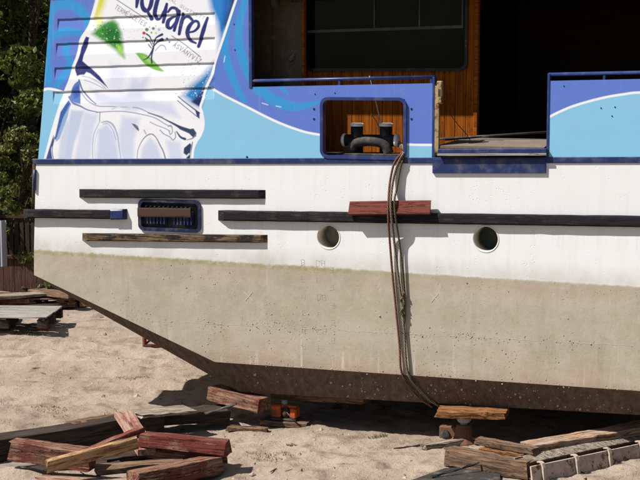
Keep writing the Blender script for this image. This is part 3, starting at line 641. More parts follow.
    P.line([(168, 126.5), (171, 125.5), (172.5, 131), (170.5, 134.5), (168.8, 131)], 0.8, (128, 134, 162))
    # white outlines of the bottle
    P.line(Ls, [3.2, 3.2, 3, 3.4, 3.0, 3.2, 2.8, 3.0, 2.6, 2.4, 2.2, 2.0], WHITE, 0.7); P.line(Rs, 2.4, WHITE, 0.7)
    return P.c

def painted_grid(name, X, Z, Y, mat, parent, keep=None, thick=0.0):
    o = fast_grid(name, X, Y, Z, mat, parent, False, keep); me = o.data
    c = paint_side(X, Z)*0.86; n = len(me.vertices)
    at_ = me.color_attributes.new('paint', 'FLOAT_COLOR', 'POINT'); at_.data.foreach_set('color', np.concatenate([c, np.ones((len(c), 1))], 1).astype(np.float32).ravel())
    return o
def art_mat():
    k = N('painted_picture'); a = k.n('Attribute'); a.attribute_name = 'paint'; p = k.geo()
    n1 = k.noise(p, 6, 6, 0.7); st = k.noise(k.mapv(p, (12, 1, 0.7)), 1.5, 5, 0.6)
    c = k.mix(k.math('MULTIPLY', k.ramp(n1, 0.5, 0.8), 0.16), a.outputs['Color'], (0.35, 0.33, 0.32)); c = k.mix(k.math('MULTIPLY', k.ramp(st, 0.55, 0.8), 0.14), c, (0.5, 0.47, 0.45))
    nb = k.bump(k.noise(p, 1.6, 2), 0.2, 0.03); return k.out(c, 0.42, nb, 0.35)
M['art'] = art_mat()
G = 0.0052
xl_bot = at(38, 157)[0]; lx = lambda Z: np.interp(Z, [at(38, 157)[2], at(42, 110)[2], at(50.5, 0)[2], at(55, -60)[2]], [at(38, 157)[0], at(42, 110)[0], at(50.5, 0)[0], at(55, -60)[0]])
XA = at(250, 60)[0]; ztop_fine = at(150, -4)[2]
rows = np.concatenate([np.arange(0, 1, G/(ztop_fine-sheer(-2))), [1.0]]); cols = np.linspace(0, 1, int((XA-xl_bot)/G))
zz = np.concatenate([np.stack([sheer(-2)+0.012+(ztop_fine-sheer(-2)-0.012)*rows]).ravel(), np.linspace(ztop_fine, ZROOF, 8)[1:]])
Zg = np.repeat(zz[:, None], len(cols), 1); Lx = lx(zz)[:, None]; Xg = Lx+(XA-Lx)*cols[None, :]
Zg = Zg+SL*(Xg+2)*np.clip((ZROOF-Zg)/(ZROOF-3.0), 0, 1)
Yg = np.zeros_like(Xg)
uu, vv = uv_of(Xg, Zg)
for xa, y0a, xb, y1b in ((57.5, 19, 215, 12.2), (56, 43.5, 215, 37), (54.5, 67.5, 214.5, 62.2), (53, 91.5, 214, 87)):      # pressed swages in the plate
    top = y0a+(uu-xa)*(y1b-y0a)/(xb-xa)
    e = np.clip((uu-xa)/0.6, 0, 1)*np.clip((xb-uu)/0.6, 0, 1)*np.clip((vv-top)/0.6, 0, 1)*np.clip((top+12.5-vv)/10.5, 0, 1)
    Yg += 0.0125*e
painted_grid('picture_panel', Xg, Zg, Yg, M['art'], boat)
# bulwark with the mooring opening
GX0, GX1 = at(435, 120)[0], at(547.5, 120)[0]
op_a = at(320.5, 97); op_b = at(406.5, 160); OX = (op_a[0]+op_b[0])/2; OZ = (op_a[2]+op_b[2])/2; OW = (op_b[0]-op_a[0])/2; OH = (op_a[2]-op_b[2])/2
def bulwark(x0, x1, hole):
    xs = np.linspace(x0, x1, int((x1-x0)/G) if x1 < 4 else int((x1-x0)/0.012)); ts = np.linspace(0, 1, 150)
    X = np.repeat(xs[None, :], len(ts), 0); lo = sheer(X)+0.012; hi = bwtop(X); Z = lo+(hi-lo)*ts[:, None]
    keep = None
    if hole:
        xc = (X[:-1, :-1]+X[1:, 1:])/2; zc = (Z[:-1, :-1]+Z[1:, 1:])/2; keep = ~((np.abs(xc-OX) < OW-0.02) & (np.abs(zc-OZ) < OH-0.02))
    o = painted_grid('bulwark_panel', X, Z, np.zeros_like(X), M['art'], boat, keep)
    md = o.modifiers.new('Solidify', 'SOLIDIFY'); md.thickness = 0.03; md.offset = -1
    return o
bulwark(XA, GX0, True); bulwark(GX1, XR, False)
of = ring('opening_frame', rrect(OX, OZ, OW, OH, 0.085), rrect(OX, OZ, OW-0.032, OH-0.032, 0.055), -0.02, 0.07, M['railblue'], boat)
def rail(x0, x1, studs, ends):
    r = tube('hand_rail', [(x0, 0.015, railz(x0)), (x1, 0.015, railz(x1))], 0.018, M['railblue'], boat, 8)
    for px in studs:
        x = at(px, 80)[0]; box('rail_stud', x-0.012, x+0.012, 0.005, 0.03, bwtop(x)-0.01, railz(x), M['railblue'], r, 0.002)
rail(XA, GX0-0.01, (339, 431), 0); rail(GX1, XR, (549, 604, 700, 800), 0)
x = XA; box('opening_jamb', x-0.012, x+0.025, -0.008, 0.06, bwtop(x)-0.01, ZROOF, M['railblue'], boat, 0.003)
box('gate_post', GX0-0.03, GX0-0.004, -0.006, 0.06, sheer(GX0), railz(GX0), M['railblue'], boat, 0.003)
box('gate_post', GX1-0.006, GX1+0.02, -0.006, 0.06, sheer(GX1), railz(GX1)+0.01, M['railblue'], boat, 0.003)
gh = box('gate_hinge', GX0, GX0+0.045, -0.012, 0.03, sheer(GX0)+0.06, railz(GX0)-0.09, M['brass'], boat, 0.004)
a = at(437, 104, -0.03); b = at(442.5, 81, -0.03); lt = box('gate_latch', a[0], b[0], -0.05, 0.0, a[2], b[2], M['brass'], boat, 0.008)
box('latch_slot', a[0]+0.018, a[0]+0.04, -0.0535, -0.0505, a[2]+0.08, a[2]+0.15, M['soot'], lt, 0)
for px, py in ((314, 109), (314, 119), (411.5, 109), (411.5, 119), (234, 24), (235, 50), (247, 157), (335, 93), (315, 94), (564, 86), (601, 108), (612, 116), (615, 107)):
    c = at(px, py); big = px in (314, 411.5, 247)
    r = 0.012 if big else 0.007
    V, Fc = tube_geo([(c[0], 0.002, c[2]), (c[0], -0.004, c[2])], r, 6); mesh_obj('bolt', V, Fc, M['dkblue'], boat)
# boarding step below the gate
a = at(437.5, 148, -0.055); b = at(546.5, 157, -0.055)
deckz = at(490, 148, -0.07)[2]
lip = box('gate_sill', a[0], b[0], -0.055, 0.05, b[2]-0.005, a[2]-0.012, M['blue'], boat, 0.006, slope=SL)
box('sill_edge', a[0], b[0], -0.062, -0.0555, b[2]-0.012, b[2]+0.012, M['palegrey'], lip, 0.002, slope=SL)
a = at(433, 159); b = at(546, 176)
box('step_apron', a[0], b[0], -0.022, 0.02, b[2], a[2], M['blue'], boat, 0.003, slope=SL)
# deck, roof, cabin
box('deck', pS[0]+0.05, XR, 0.10, B-0.1, sheer(0)-0.06, sheer(0)+0.05, M['soot'], boat, 0, slope=0)
a0 = at(437, 148, 0.0)
V = []
for y_, z_ in ((0.0, -0.01), (0.47, 0.055)):
    for x_ in (GX0+(0.02 if y_ == 0 else 0.2), GX1-0.03):
        for t_ in (0, 0.022): V.append((x_, y_, deckz+z_+t_))
mesh_obj('gangway_board', V, [(0, 1, 3, 2), (4, 6, 7, 5), (1, 5, 7, 3), (0, 2, 6, 4), (0, 4, 5, 1), (2, 3, 7, 6)], M['deck'], boat)
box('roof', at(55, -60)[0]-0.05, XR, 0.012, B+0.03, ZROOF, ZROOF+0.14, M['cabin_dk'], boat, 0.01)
box('roof_fascia', at(55, -60)[0]-0.05, XR, -0.004, 0.0115, ZROOF+0.004, ZROOF+0.16, M['white'], boat, 0.004)
box('end_wall', lx(ZROOF)+0.0, lx(ZROOF)+0.04, 0.012, B, 2.95, ZROOF, M['white'], boat, 0)
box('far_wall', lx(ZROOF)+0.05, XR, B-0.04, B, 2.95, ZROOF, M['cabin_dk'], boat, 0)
box('aft_blocking_wall', XR-0.04, XR, 0.04, B-0.05, 2.9, ZROOF, M['white'], boat, 0)  # unseen wall added at the cut end to keep light out of the cabin
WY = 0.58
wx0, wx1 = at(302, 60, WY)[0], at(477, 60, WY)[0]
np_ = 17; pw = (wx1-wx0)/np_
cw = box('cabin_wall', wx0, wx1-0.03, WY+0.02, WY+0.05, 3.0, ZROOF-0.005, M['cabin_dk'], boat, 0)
for i in range(np_):
    x = wx0+i*pw; p_ = box('plank', -0.6, 0.6, -0.008, 0.008, -pw/2+0.002, pw/2-0.002, M['cabin'], cw, 0.003)
    p_.matrix_local = Matrix.Translation((x+pw/2, WY+0.01, (3.02+ZROOF)/2)) @ Matrix.Rotation(math.radians(90), 4, 'Y') @ Matrix.Diagonal(((ZROOF-3.02)/1.2, 1, 1, 1))
box('corner_post', wx1-0.03, wx1+0.015, WY-0.015, WY+0.06, 3.0, ZROOF-0.005, M['cabin'], boat, 0.006)
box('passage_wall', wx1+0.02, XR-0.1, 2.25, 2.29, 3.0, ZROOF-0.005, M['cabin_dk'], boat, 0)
# cabin window
a = at(305, -40, WY-0.02); b = at(467.5, 71, WY-0.02)
WX = (a[0]+b[0])/2; WZ = (a[2]+b[2])/2; WW = (b[0]-a[0])/2; WH = (a[2]-b[2])/2
win = ring('window_seal', rrect(WX, WZ, WW, WH, 0.09), rrect(WX, WZ, WW-0.03, WH-0.03, 0.07), WY-0.03, WY, M['black'], boat)
rr = rrect(WX, WZ, WW-0.028, WH-0.028, 0.07); mesh_obj('pane', [(p[0], WY-0.012, p[1]) for p in rr], [tuple(range(len(rr)))], M['glass'], win)
zb = at(415, 30.5, WY)[2]
box('glazing_bar', WX-WW+0.03, WX+WW-0.05, WY-0.024, WY-0.014, zb-0.016, zb+0.016, M['winbar'], win, 0.002, slope=0.02)
for px in (375, 420, 463): x = at(px, 20, WY)[0]; box('glazing_bar', x-0.009, x+0.009, WY-0.025, WY-0.013, zb+0.017, WZ+WH-0.03, M['winbar'], win, 0.002)
# tan locker door beside the window
ta, tb = at(251, -60, 0.42)[0]-0.3, at(302, 60, 0.42)[0]
door = box('locker_door', ta, tb, 0.42, 0.46, 3.02, ZROOF-0.005, M['tan'], boat, 0.004)
box('door_edge', tb+0.001, tb+0.03, 0.405, 0.47, 3.02, ZROOF-0.006, M['cabin'], door, 0.003)
xs = at(272.5, 40, 0.42)[0]; box('door_seam', xs-0.004, xs+0.004, 0.415, 0.4195, 3.05, ZROOF-0.02, M['soot'], door, 0)
for px, py, hw, hh in ((275, 3, 0.05, 0.05), (278, 84, 0.05, 0.05), (297, 0, 0.07, 0.02)):
    c = at(px, py, 0.40); box('door_fitting', c[0]-hw, c[0]+hw, 0.39, 0.418, c[2]-hh, c[2]+hh, M['soot'], door, 0.006)
c = at(291, 57, 0.38)
for k in range(4):
    dz = -0.012*k; tube('handle_bar', smooth_path([(c[0]-0.045+k*0.004, 0.415, c[2]-0.015+dz), (c[0], 0.37, c[2]+0.0+dz), (c[0]+0.03, 0.415, c[2]+0.045+dz*1.6)], 5), 0.004, M['palegrey'], door, 6)
# mooring bollard in the opening
bz0 = sheer(0.5)-0.02; BY = 0.27
bol = box('bollard_base', at(340, 157, BY)[0], at(404, 157, BY)[0], BY-0.16, BY+0.16, 3.005, 3.03, M['soot'], boat, 0.006)
for px in (357, 386):
    a = at(px, 126, BY); po = tube('bollard_post', [(a[0], BY, 3.02), (a[0], BY, a[2])], 0.066, M['black'], bol, 18)
    V, Fc = tube_geo([(a[0], BY, a[2]-0.003), (a[0], BY, a[2]+0.022), (a[0], BY, a[2]+0.03)], [0.075, 0.075, 0.066], 18); mesh_obj('post_cap', V, Fc, M['white'], bol)
a = at(346, 140, BY); b = at(396.5, 140.5, BY)
tube('cross_bar', [(a[0], BY-0.02, a[2]), (b[0], BY-0.02, b[2])], 0.062, M['black'], bol, 16)
for p_, s in ((a, -1), (b, 1)):
    q = [(p_[0]-s*0.004, BY-0.02, p_[2]), (p_[0]+s*0.02, BY-0.02, p_[2]), (p_[0]+s*0.035, BY-0.02, p_[2]), (p_[0]+s*0.04, BY-0.02, p_[2])]; tube('bar_cap', q, [0.072, 0.072, 0.055, 0.02], M['white'], bol, 16)
V, Fc = tube_geo(smooth_path([(at(352, 157, BY)[0], BY-0.06, 3.03), (at(358, 146, BY)[0], BY-0.075, 3.13), (at(372, 141, BY)[0], BY-0.085, 3.16), (at(386, 146, BY)[0], BY-0.075, 3.13), (at(391, 157, BY)[0], BY-0.06, 3.03)], 5), 0.055, 10)
mesh_obj('rope_wrap', V, Fc, M['soot'], bol, True)
# dark pipes lying on the deck behind the gate
for k, (p, q, yy, r) in enumerate((((438, 139), (548, 132), 0.35, 0.012), ((445, 140), (500, 135.5), 0.25, 0.008))):
    a = at(*p, yy); b = at(*q, yy+0.08); o = tube('deck_pole', [a, b], r, M['soot']); tag(o, ('long dark pole leaning low across the gate opening', 'short thin pole lying just inside the gate opening')[k], 'pole', 'poles inside the gate')
a = at(443, 104, 0.05); b = at(472, 140, 0.5); tag(tube('gate_cord', smooth_path([a, (a+b)/2+np.array([0, 0, -0.02]), b], 6), 0.004, M['soot']), 'thin dark cord slanting from the gate latch to the deck', 'cord')
# weld seam, draught marks, chalk crosses, barnacles
seam = zline((150, 320.5), (640, 346)); xs = np.arange(at(150, 320)[0], XR, 0.05)
V, Fc = tube_geo([(x, 0.001, seam(x)+rng.normal()*0.0015) for x in xs], [0.0016+0.0014*rng.random() for _ in xs], 6); mesh_obj('weld_seam', V, Fc, M['weld'], boat, True)
def beads(name, strokes, r=0.0018):
    V = []; Fc = []
    for s in strokes:
        v, f = tube_geo([at(x+rng.normal()*0.35, y+rng.normal()*0.35, 0.0) for x, y in s], r, 5); n = len(V); V += v; Fc += [tuple(i+n for i in q) for q in f]
    return mesh_obj(name, V, Fc, M['weld'], boat)
for col, y0, n, st, dg in ((301, 259.5, 6, 16.8, 'E'), (316.5, 260.5, 6, 17.0, '0E'), (330, 267, 5, 17.6, '3')):
    for k in range(n):
        y = y0+k*st; x = col+k*0.35; S = []
        for j, d in enumerate(dg if k % 2 == 0 or len(dg) == 1 else dg[1]):
            xo = x+j*5
            if d == 'E': S += [[(xo, y), (xo+3.2, y+0.3)], [(xo, y+2.7), (xo+3.2, y+2.9)], [(xo, y+5.4), (xo+3.2, y+5.6)]]+[[(xo, y), (xo, y+5.4)]]+([] if k % 2 else [[(xo+3.2, y), (xo+3.2, y+5.5)]])
            elif d == '0': S += [[(xo, y), (xo+3, y), (xo+3, y+5.5), (xo, y+5.5), (xo, y)]]
            else: S += [[(xo, y), (xo+3.2, y+0.2), (xo+3.2, y+5.6), (xo, y+5.4)], [(xo+0.6, y+2.7), (xo+3.2, y+2.8)]]
        beads('draught_mark', S)
for px, py in ((248.5, 296.5), (434.5, 298)):
    V = []; Fc = []
    for (dx0, dy0, dx1, dy1) in ((-4.5, -4.5, 5, 4.5), (-3.5, 4, 4, -5)):
        a = at(px+dx0, py+dy0); b = at(px+dx1, py+dy1); d = b-a; nrm = np.array([-d[2], 0, d[0]])/np.linalg.norm(d)*0.0032; n = len(V)
        V += [a+nrm, b+nrm*0.6, b-nrm*0.6, a-nrm]; V = [np.array((v[0], -0.0025-0.001*(i//4), v[2])) for i, v in enumerate(V)]; Fc.append((n, n+1, n+2, n+3))
    mesh_obj('chalk_cross', V, Fc, M['chalk'], boat)
def lumps(name, pts, mat):
    V = []; Fc = []
    for (p, r, nrm) in pts:
        n = len(V); c = np.array(p); q = rng.random()*6.28
        for k in range(5): V.append(c+r*np.array([math.cos(q+k*1.2566), 0, math.sin(q+k*1.2566)])*rng.uniform(0.8, 1.2))
        V.append(c+np.array(nrm)*r*rng.uniform(0.35, 0.8)+np.array([rng.normal(), 0, rng.normal()])*r*0.3); Fc += [(n+k, n+(k+1) % 5, n+5) for k in range(5)]
    o = mesh_obj(name, V, Fc, mat, boat); o['kind'] = 'stuff'; return o
pts = []
for _ in range(650):                                     # on the shaded bilge plate
    x = rng.uniform(-0.9, XR); t = rng.beta(1.3, 1.3); dens = 2.4*max(0, vnoise(np.array([x*2.6+7]), np.array([t*2.2]), 11)[0])+0.10+0.12*(x > 2.0)
    if rng.random() > dens: continue
    zc = chine(x); zl = lowz(x); pts.append(((x, 0.2*t-0.004, zc+(zl-zc)*t), 0.003+rng.gamma(2.0, 0.0018), (0, -1, -0.1)))
lumps('barnacle_growth', pts, M['barn'])
pts = []
for _ in range(6500):                                    # scraped-off remains on the side
    x = rng.uniform(pT[0], XR); band = rng.random(); zc = chine(x)
    if band < 0.22: z = seam(x)+rng.normal()*0.03
    elif band < 0.40: z = zc+abs(rng.normal())*0.02
    else: z = rng.uniform(zc, wl(x)-0.05)
    if x < pC[0] and z < pT[2]+(pC[2]-pT[2])*(x-pT[0])/(pC[0]-pT[0])+0.01: continue
    if z < zc+0.004 or z > wl(x)-0.03: continue
    cl = vnoise(np.array([x*3+40]), np.array([z*3.0]), 12)[0]+0.5
    if band >= 0.40 and rng.random() > max(0, (cl-0.45))*2.2: continue
    if band < 0.40 and rng.random() > cl+0.1: continue
    pts.append(((x, 0.001, z), 0.003+rng.gamma(2.0, 0.0016), (0, -1, 0)))
lumps('barnacle_scars', pts, M['barnlow'])

# ------------------------------------------------------------------ ropes and red block on the boat's side
def rope(px, col, r, label, yy=None):
    P = []
    for (x, y, dep) in px: P.append(at(x, y, dep))
    o = tube('mooring_rope', smooth_path(P, 6), r, M[col], None, 8); tag(o, label, 'rope', 'ropes hanging down the side'); return o
rope([(398, 143, 0.24), (404, 150, 0.12), (401, 154, -0.026), (394, 164, -0.03), (390, 182, -0.045), (388.5, 200, -0.108), (388.3, 217, -0.108), (389.5, 238, -0.045), (392.5, 275, -0.026), (396, 310, -0.022), (399.5, 345, -0.020), (402, 374, -0.018), (416, 395, 0.10), (432, 407, 0.22)], 'rope_red', 0.012, 'thin reddish rope, leftmost of those hanging over the boat side')
rope([(398, 141, 0.26), (405.5, 149, 0.12), (403, 154, -0.028), (397, 166, -0.032), (392.5, 184, -0.05), (390.8, 200, -0.112), (391.5, 217, -0.112), (394, 240, -0.05), (398, 275, -0.03), (402, 305, -0.026), (404.5, 335, -0.022), (408, 373, -0.02), (424, 395, 0.10), (440, 407, 0.22)], 'rope_grey', 0.0135, 'thick grey brown rope in the middle, hanging over the red block')
rope([(397, 145, 0.25), (405.8, 152, 0.10), (403.5, 157, -0.026), (400, 170, -0.03), (396.5, 190, -0.045), (394.5, 200, -0.108), (395.5, 217, -0.106), (399, 240, -0.045), (402.5, 270, -0.028), (404, 292, -0.026), (404.5, 305, -0.026), (404.5, 318, -0.025), (403, 334, -0.022)], 'rope_green', 0.011, 'dark mossy rope that ends partway down the lower hull')
P = [at(402.5+math.sin(k*0.9)*1.5, 292+k*1.6, -0.034) for k in range(16)]
o = tube('rope_tangle', P, [0.010+0.012*rng.random() for _ in P], M['rope_green'], None, 7); tag(o, 'mossy knot of frayed strands on the hanging ropes', 'rope knot')
a = at(349.5, 208.5, -0.076); b = at(430.5, 207.5, -0.076)

def beam_mesh(name, L, wd, hh, jit=0.006, seg=8, cham=0.007, taper=0.0, bow=0.0):
    prof = []
    for sx, sz in ((1, 1), (-1, 1), (-1, -1), (1, -1)):
        a_ = (sx*wd/2, sz*(hh/2-cham)); b_ = (sx*(wd/2-cham), sz*hh/2); prof += ([a_, b_] if sx*sz > 0 else [b_, a_])
    V = []; Fc = []; m = 8; tw = rng.normal()*0.05*min(1, jit/0.006); bow = bow+rng.normal()*0.004*L*min(1, jit/0.006); bow2 = rng.normal()*0.004*L*min(1, jit/0.006)
    for i in range(seg+1):
        t = i/seg; ct, sn = math.cos(tw*(t-0.5)), math.sin(tw*(t-0.5)); wr = 1+rng.normal()*0.012*min(1, jit/0.006)
        for y, z in prof:
            y, z = y*ct-z*sn, y*sn+z*ct
            V.append(((t-0.5)*L+(rng.normal()*jit*2.2 if i in (0, seg) else 0), y*wr*(1-taper*t)+rng.normal()*jit*0.45+bow2*math.sin(math.pi*t), z*wr*(1-taper*t)+rng.normal()*jit*0.45+bow*math.sin(math.pi*t)))
    for i in range(seg):
        for k in range(m): Fc.append((i*m+k, (i+1)*m+k, (i+1)*m+(k+1) % m, i*m+(k+1) % m))
    Fc += [tuple(range(m)), tuple(range(seg*m, seg*m+m))[::-1]]
    me = bpy.data.meshes.new(name); me.from_pydata(V, [], Fc); me.update(); return me
def frame(p, q, roll=0.0):
    p = Vector(p); q = Vector(q); ex = (q-p).normalized(); ey = Vector((0, 0, 1)).cross(ex); ey = ey.normalized(); ez = ex.cross(ey)
    R = Matrix((ex, ey, ez)).transposed().to_4x4(); return Matrix.Translation((p+q)/2) @ R @ Matrix.Rotation(roll, 4, 'X')
def beam(name, p, q, wd, hh, mat, label=None, cat=None, group=None, roll=0.0, parent=None, **kw):
    L = float(np.linalg.norm(np.array(q)-np.array(p))); o = bpy.data.objects.new(name, beam_mesh(name, L, wd, hh, **kw)); o.data.materials.append(M[mat])
    link(o, parent); o.matrix_world = frame(p, q, roll)
    if parent is not None: o.matrix_parent_inverse = Matrix.Translation(parent.location).inverted(); o.matrix_basis = frame(p, q, roll)
    tag(o, label, cat, group); return o
beam('fender_block', a, b, 0.045, 0.145, 'blockwood', 'red painted wooden block hung on ropes against the boat side', 'wooden block', roll=math.radians(-16), jit=0.002)
tag(tube('leaning_rod', [at(369.5, 76, 0.0), at(382, 127, 0.24)], 0.006, M['steel']), 'thin grey rod leaning from the rail down to the bollard', 'rod')
tag(tube('loose_line', smooth_path([at(371, 113, 0.10), at(376, 121, 0.2), at(382, 131, 0.26)], 4), 0.005, M['rope_grey']), 'short pale cord end beside the right bollard post', 'cord')

# ------------------------------------------------------------------ timbers in the foreground
TG = 'scattered timbers in the heap by the bow'
def gb(name, p, q, wd, hh, mat, label, roll=0, group=TG, cat='timber', **kw):
    P = gnd(p[0], p[1], p[2]); Q = gnd(q[0], q[1], q[2]); return beam(name, P, Q, wd, hh, mat, label, cat, group, math.radians(roll), **kw)
gb('dark_beam', (-60, 456, 0.12), (158, 421, 0.12), 0.26, 0.23, 'darkwood', 'long tarred dark beam lying behind the red timber heap', cat='beam')
gb('square_timber', (13, 449, 0.30), (92, 460, 0.24), 0.20, 0.19, 'redworn', 'square worn red timber at the left end of the heap', jit=0.008)
gb('tan_board', (47, 466, 0.26), (138, 442, 0.40), 0.06, 0.12, 'tanwood', 'long tan board lying slanted across the red timbers', roll=8)
gb('red_plank', (88, 453, 0.22), (140, 431, 0.33), 0.16, 0.07, 'redwood', 'short red plank behind the slanted tan board', roll=-12)
gb('red_beam', (143, 439, 0.30), (228, 448, 0.26), 0.24, 0.13, 'redwood', 'thick red beam lying on top at the right of the heap', cat='beam', roll=-6)
gb('split_red_timber', (148, 451, 0.17), (226, 456, 0.13), 0.20, 0.10, 'redworn', 'split worn timber squeezed under the thick red beam')
gb('pink_plank', (124, 414, 0.40), (147, 452, 0.20), 0.19, 0.07, 'pink', 'pale pink plank pointing towards the viewer in the heap')
gb('grey_board', (136, 414, 0.27), (190, 409, 0.25), 0.34, 0.03, 'greywood', 'weathered grey board lying flat on top behind the red beam')
gb('brown_plank', (96, 470, 0.13), (184, 464, 0.13), 0.22, 0.06, 'brownwood', 'flat brown plank in front below the split timber')
gb('heavy_beam', (132, 481, 0.11), (217, 464, 0.11), 0.21, 0.17, 'redworn', 'heavy squared beam with red top, nearest in the heap', cat='beam', roll=-4)
gb('low_plank', (40, 477, 0.06), (150, 486, 0.06), 0.20, 0.06, 'pink', 'thin bleached plank lying lowest along the bottom left')
gb('thin_board', (-20, 470, 0.05), (52, 461, 0.05), 0.16, 0.03, 'greywood', 'thin grey board half hidden under the square red timber')
gb('shade_board', (100, 458, 0.05), (170, 447, 0.06), 0.34, 0.05, 'darkwood', 'dark board added for shade on the sand beneath the crossing timbers')  # added board, its dark colour stands in for shadow under the heap
gb('shade_lath', (20, 470, 0.03), (118, 462, 0.03), 0.30, 0.03, 'darkwood', 'wide dark board added for shade under the square red timber')  # second added board, dark to deepen the shade below the timbers
gb('buried_beam', (70, 432, 0.12), (118, 424, 0.12), 0.2, 0.2, 'brownwood', 'short brown timber lying close before the dark beam', cat='timber')
gb('back_board', (150, 418, 0.12), (226, 413, 0.11), 0.30, 0.13, 'darkwood', 'dark timber in shade behind the thick red beam')
# supports under the bow
SG = 'supports under the hull'
zb = lowz(-0.9)
beam('support_beam', at(213, 392, 0.30), at(264, 405, 0.12), 0.22, 0.15, 'redworn', 'short heavy block wedged under the bow bottom edge', 'support block', SG)
beam('support_plank', (-0.75, 0.55, lowz(-0.7)-0.055), (0.35, 0.50, lowz(0.3)-0.055), 0.26, 0.09, 'brownwood', 'brown plank clamped flat under the hull above the jack', 'support plank', SG)
gb('crow_bar', (205, 414, 0.18), (236, 404, 0.32), 0.022, 0.022, 'soot', 'thin dark iron bar lying by the bow support', group=None, cat='bar')
j0 = gnd(281, 427, 0.0); jack = empty('hydraulic_jack', (j0[0], j0[1], 0), 'orange hydraulic jack standing on plates under the hull', 'jack')
jx, jy = j0[0], j0[1]+0.12
beam('base_board', (jx-0.26, jy, 0.03), (jx+0.28, jy+0.02, 0.03), 0.26, 0.06, 'brownwood', parent=jack)
box('jack_base', jx-0.17, jx+0.15, jy-0.09, jy+0.09, 0.062, 0.085, M['soot'], jack, 0.006)
box('jack_body', jx-0.15, jx-0.03, jy-0.07, jy+0.07, 0.086, 0.225, M['orange'], jack, 0.012)
tube('jack_cylinder', [(jx+0.02, jy-0.02, 0.086), (jx+0.02, jy-0.02, 0.17), (jx+0.02, jy-0.02, 0.18), (jx+0.02, jy-0.02, 0.215)], [0.045, 0.045, 0.03, 0.03], M['rustdk'], jack, 12)
box('jack_body', jx+0.075, jx+0.15, jy-0.06, jy+0.07, 0.086, 0.20, M['orange'], jack, 0.012)
box('bridge_plate', jx-0.13, jx+0.14, jy-0.03, jy+0.05, 0.2, 0.222, M['orange'], jack, 0.006)
tube('jack_ram', [(jx-0.02, jy+0.03, 0.21), (jx-0.02, jy+0.03, lowz(0)-0.105)], 0.035, M['steel'], jack, 12)
tube('pump_handle', [(jx-0.14, jy-0.08, 0.11), (jx-0.33, jy-0.16, 0.05)], 0.010, M['soot'], jack, 8)
tube('hose', smooth_path([(jx+0.05, jy-0.08, 0.16), (jx+0.14, jy-0.14, 0.12), (jx+0.24, jy-0.10, 0.03), (jx+0.40, jy+0.05, 0.02)], 5), 0.007, M['soot'], jack, 6)
gb('base_plank', (228, 428, 0.03), (268, 430, 0.03), 0.10, 0.05, 'brownwood', 'small plank lying flat left of the orange jack', group=None)
# supports to the right
pz = lowz(1.7)
beam('support_plank', at(438, 411.5, 0.05), at(506, 413.5, 0.10), 0.24, 0.075, 'orangewood', 'rust orange plank clamped under the hull at the right', 'support plank', SG, roll=math.radians(3), jit=0.009)
q = at(464, 420, 0.15); g0 = gnd(463, 438, 0.05)
js = empty('screw_jack', (q[0], q[1], 0), 'rusty screw jack standing in shade below the orange plank', 'jack')
tube('screw', [(q[0], 0.15, 0.2), (q[0], 0.15, q[2]+0.05)], 0.042, M['steel'], js, 12)
V, Fc = tube_geo([(q[0], 0.15, q[2]-0.02), (q[0], 0.15, q[2]+0.0), (q[0], 0.15, q[2]+0.04), (q[0], 0.15, q[2]+0.06)], [0.06, 0.075, 0.075, 0.06], 14); mesh_obj('jack_head', V, Fc, M['steel'], js)
V, Fc = tube_geo([(q[0], 0.15, 0.0), (q[0], 0.15, 0.04), (q[0], 0.15, 0.10), (q[0], 0.15, 0.22)], [0.16, 0.15, 0.10, 0.075], 14); mesh_obj('jack_body', V, Fc, M['rust'], js)
c = gnd(452, 441, 0.02); bx = c[0]; by = c[1]+0.08
blk = empty('steel_block', (bx, by, 0), 'square rusty steel block with a round boss beside the screw jack', 'block')
box('block_body', bx-0.14, bx+0.13, by-0.09, by+0.11, 0.0, 0.175, M['rust'], blk, 0.012)
V, Fc = tube_geo([(bx-0.07, by-0.088, 0.09), (bx-0.07, by-0.115, 0.09), (bx-0.07, by-0.12, 0.09)], [0.05, 0.048, 0.03], 12); mesh_obj('round_boss', V, Fc, M['soot'], blk)
RG = 'timbers lying at the right under the boat'
gb('pale_plank', (424, 447, 0.04), (478, 439, 0.06), 0.11, 0.06, 'greywood', 'short pale plank on the sand left of the big timber', group=RG)
gb('thin_stick', (395, 449, 0.02), (428, 444, 0.03), 0.02, 0.02, 'darkwood', 'thin dark stick on the sand beside the pale plank', group=RG, cat='stick')
gb('big_timber', (449, 455, 0.12), (531, 470, 0.10), 0.19, 0.165, 'brownwood', 'big weathered squared timber at the lower right', group=RG, jit=0.010)
gb('top_board', (477, 440, 0.25), (536, 451, 0.23), 0.15, 0.055, 'brownwood', 'brown board resting on top behind the big timber', group=RG)
gb('chock_piece', (485, 450, 0.18), (524, 457, 0.17), 0.14, 0.06, 'orangewood', 'orange brown wooden piece under the brown top board', group=RG)
gb('long_log', (528, 449, 0.20), (668, 422, 0.24), 0.24, 0.11, 'bleach', 'long bleached timber running beside the ribbed trough', group=RG, jit=0.006, seg=18)
gb('dark_plank', (505, 465, 0.06), (560, 446, 0.08), 0.2, 0.1, 'darkwood', 'dark plank in shade between big timber and long bleached timber', group=RG)
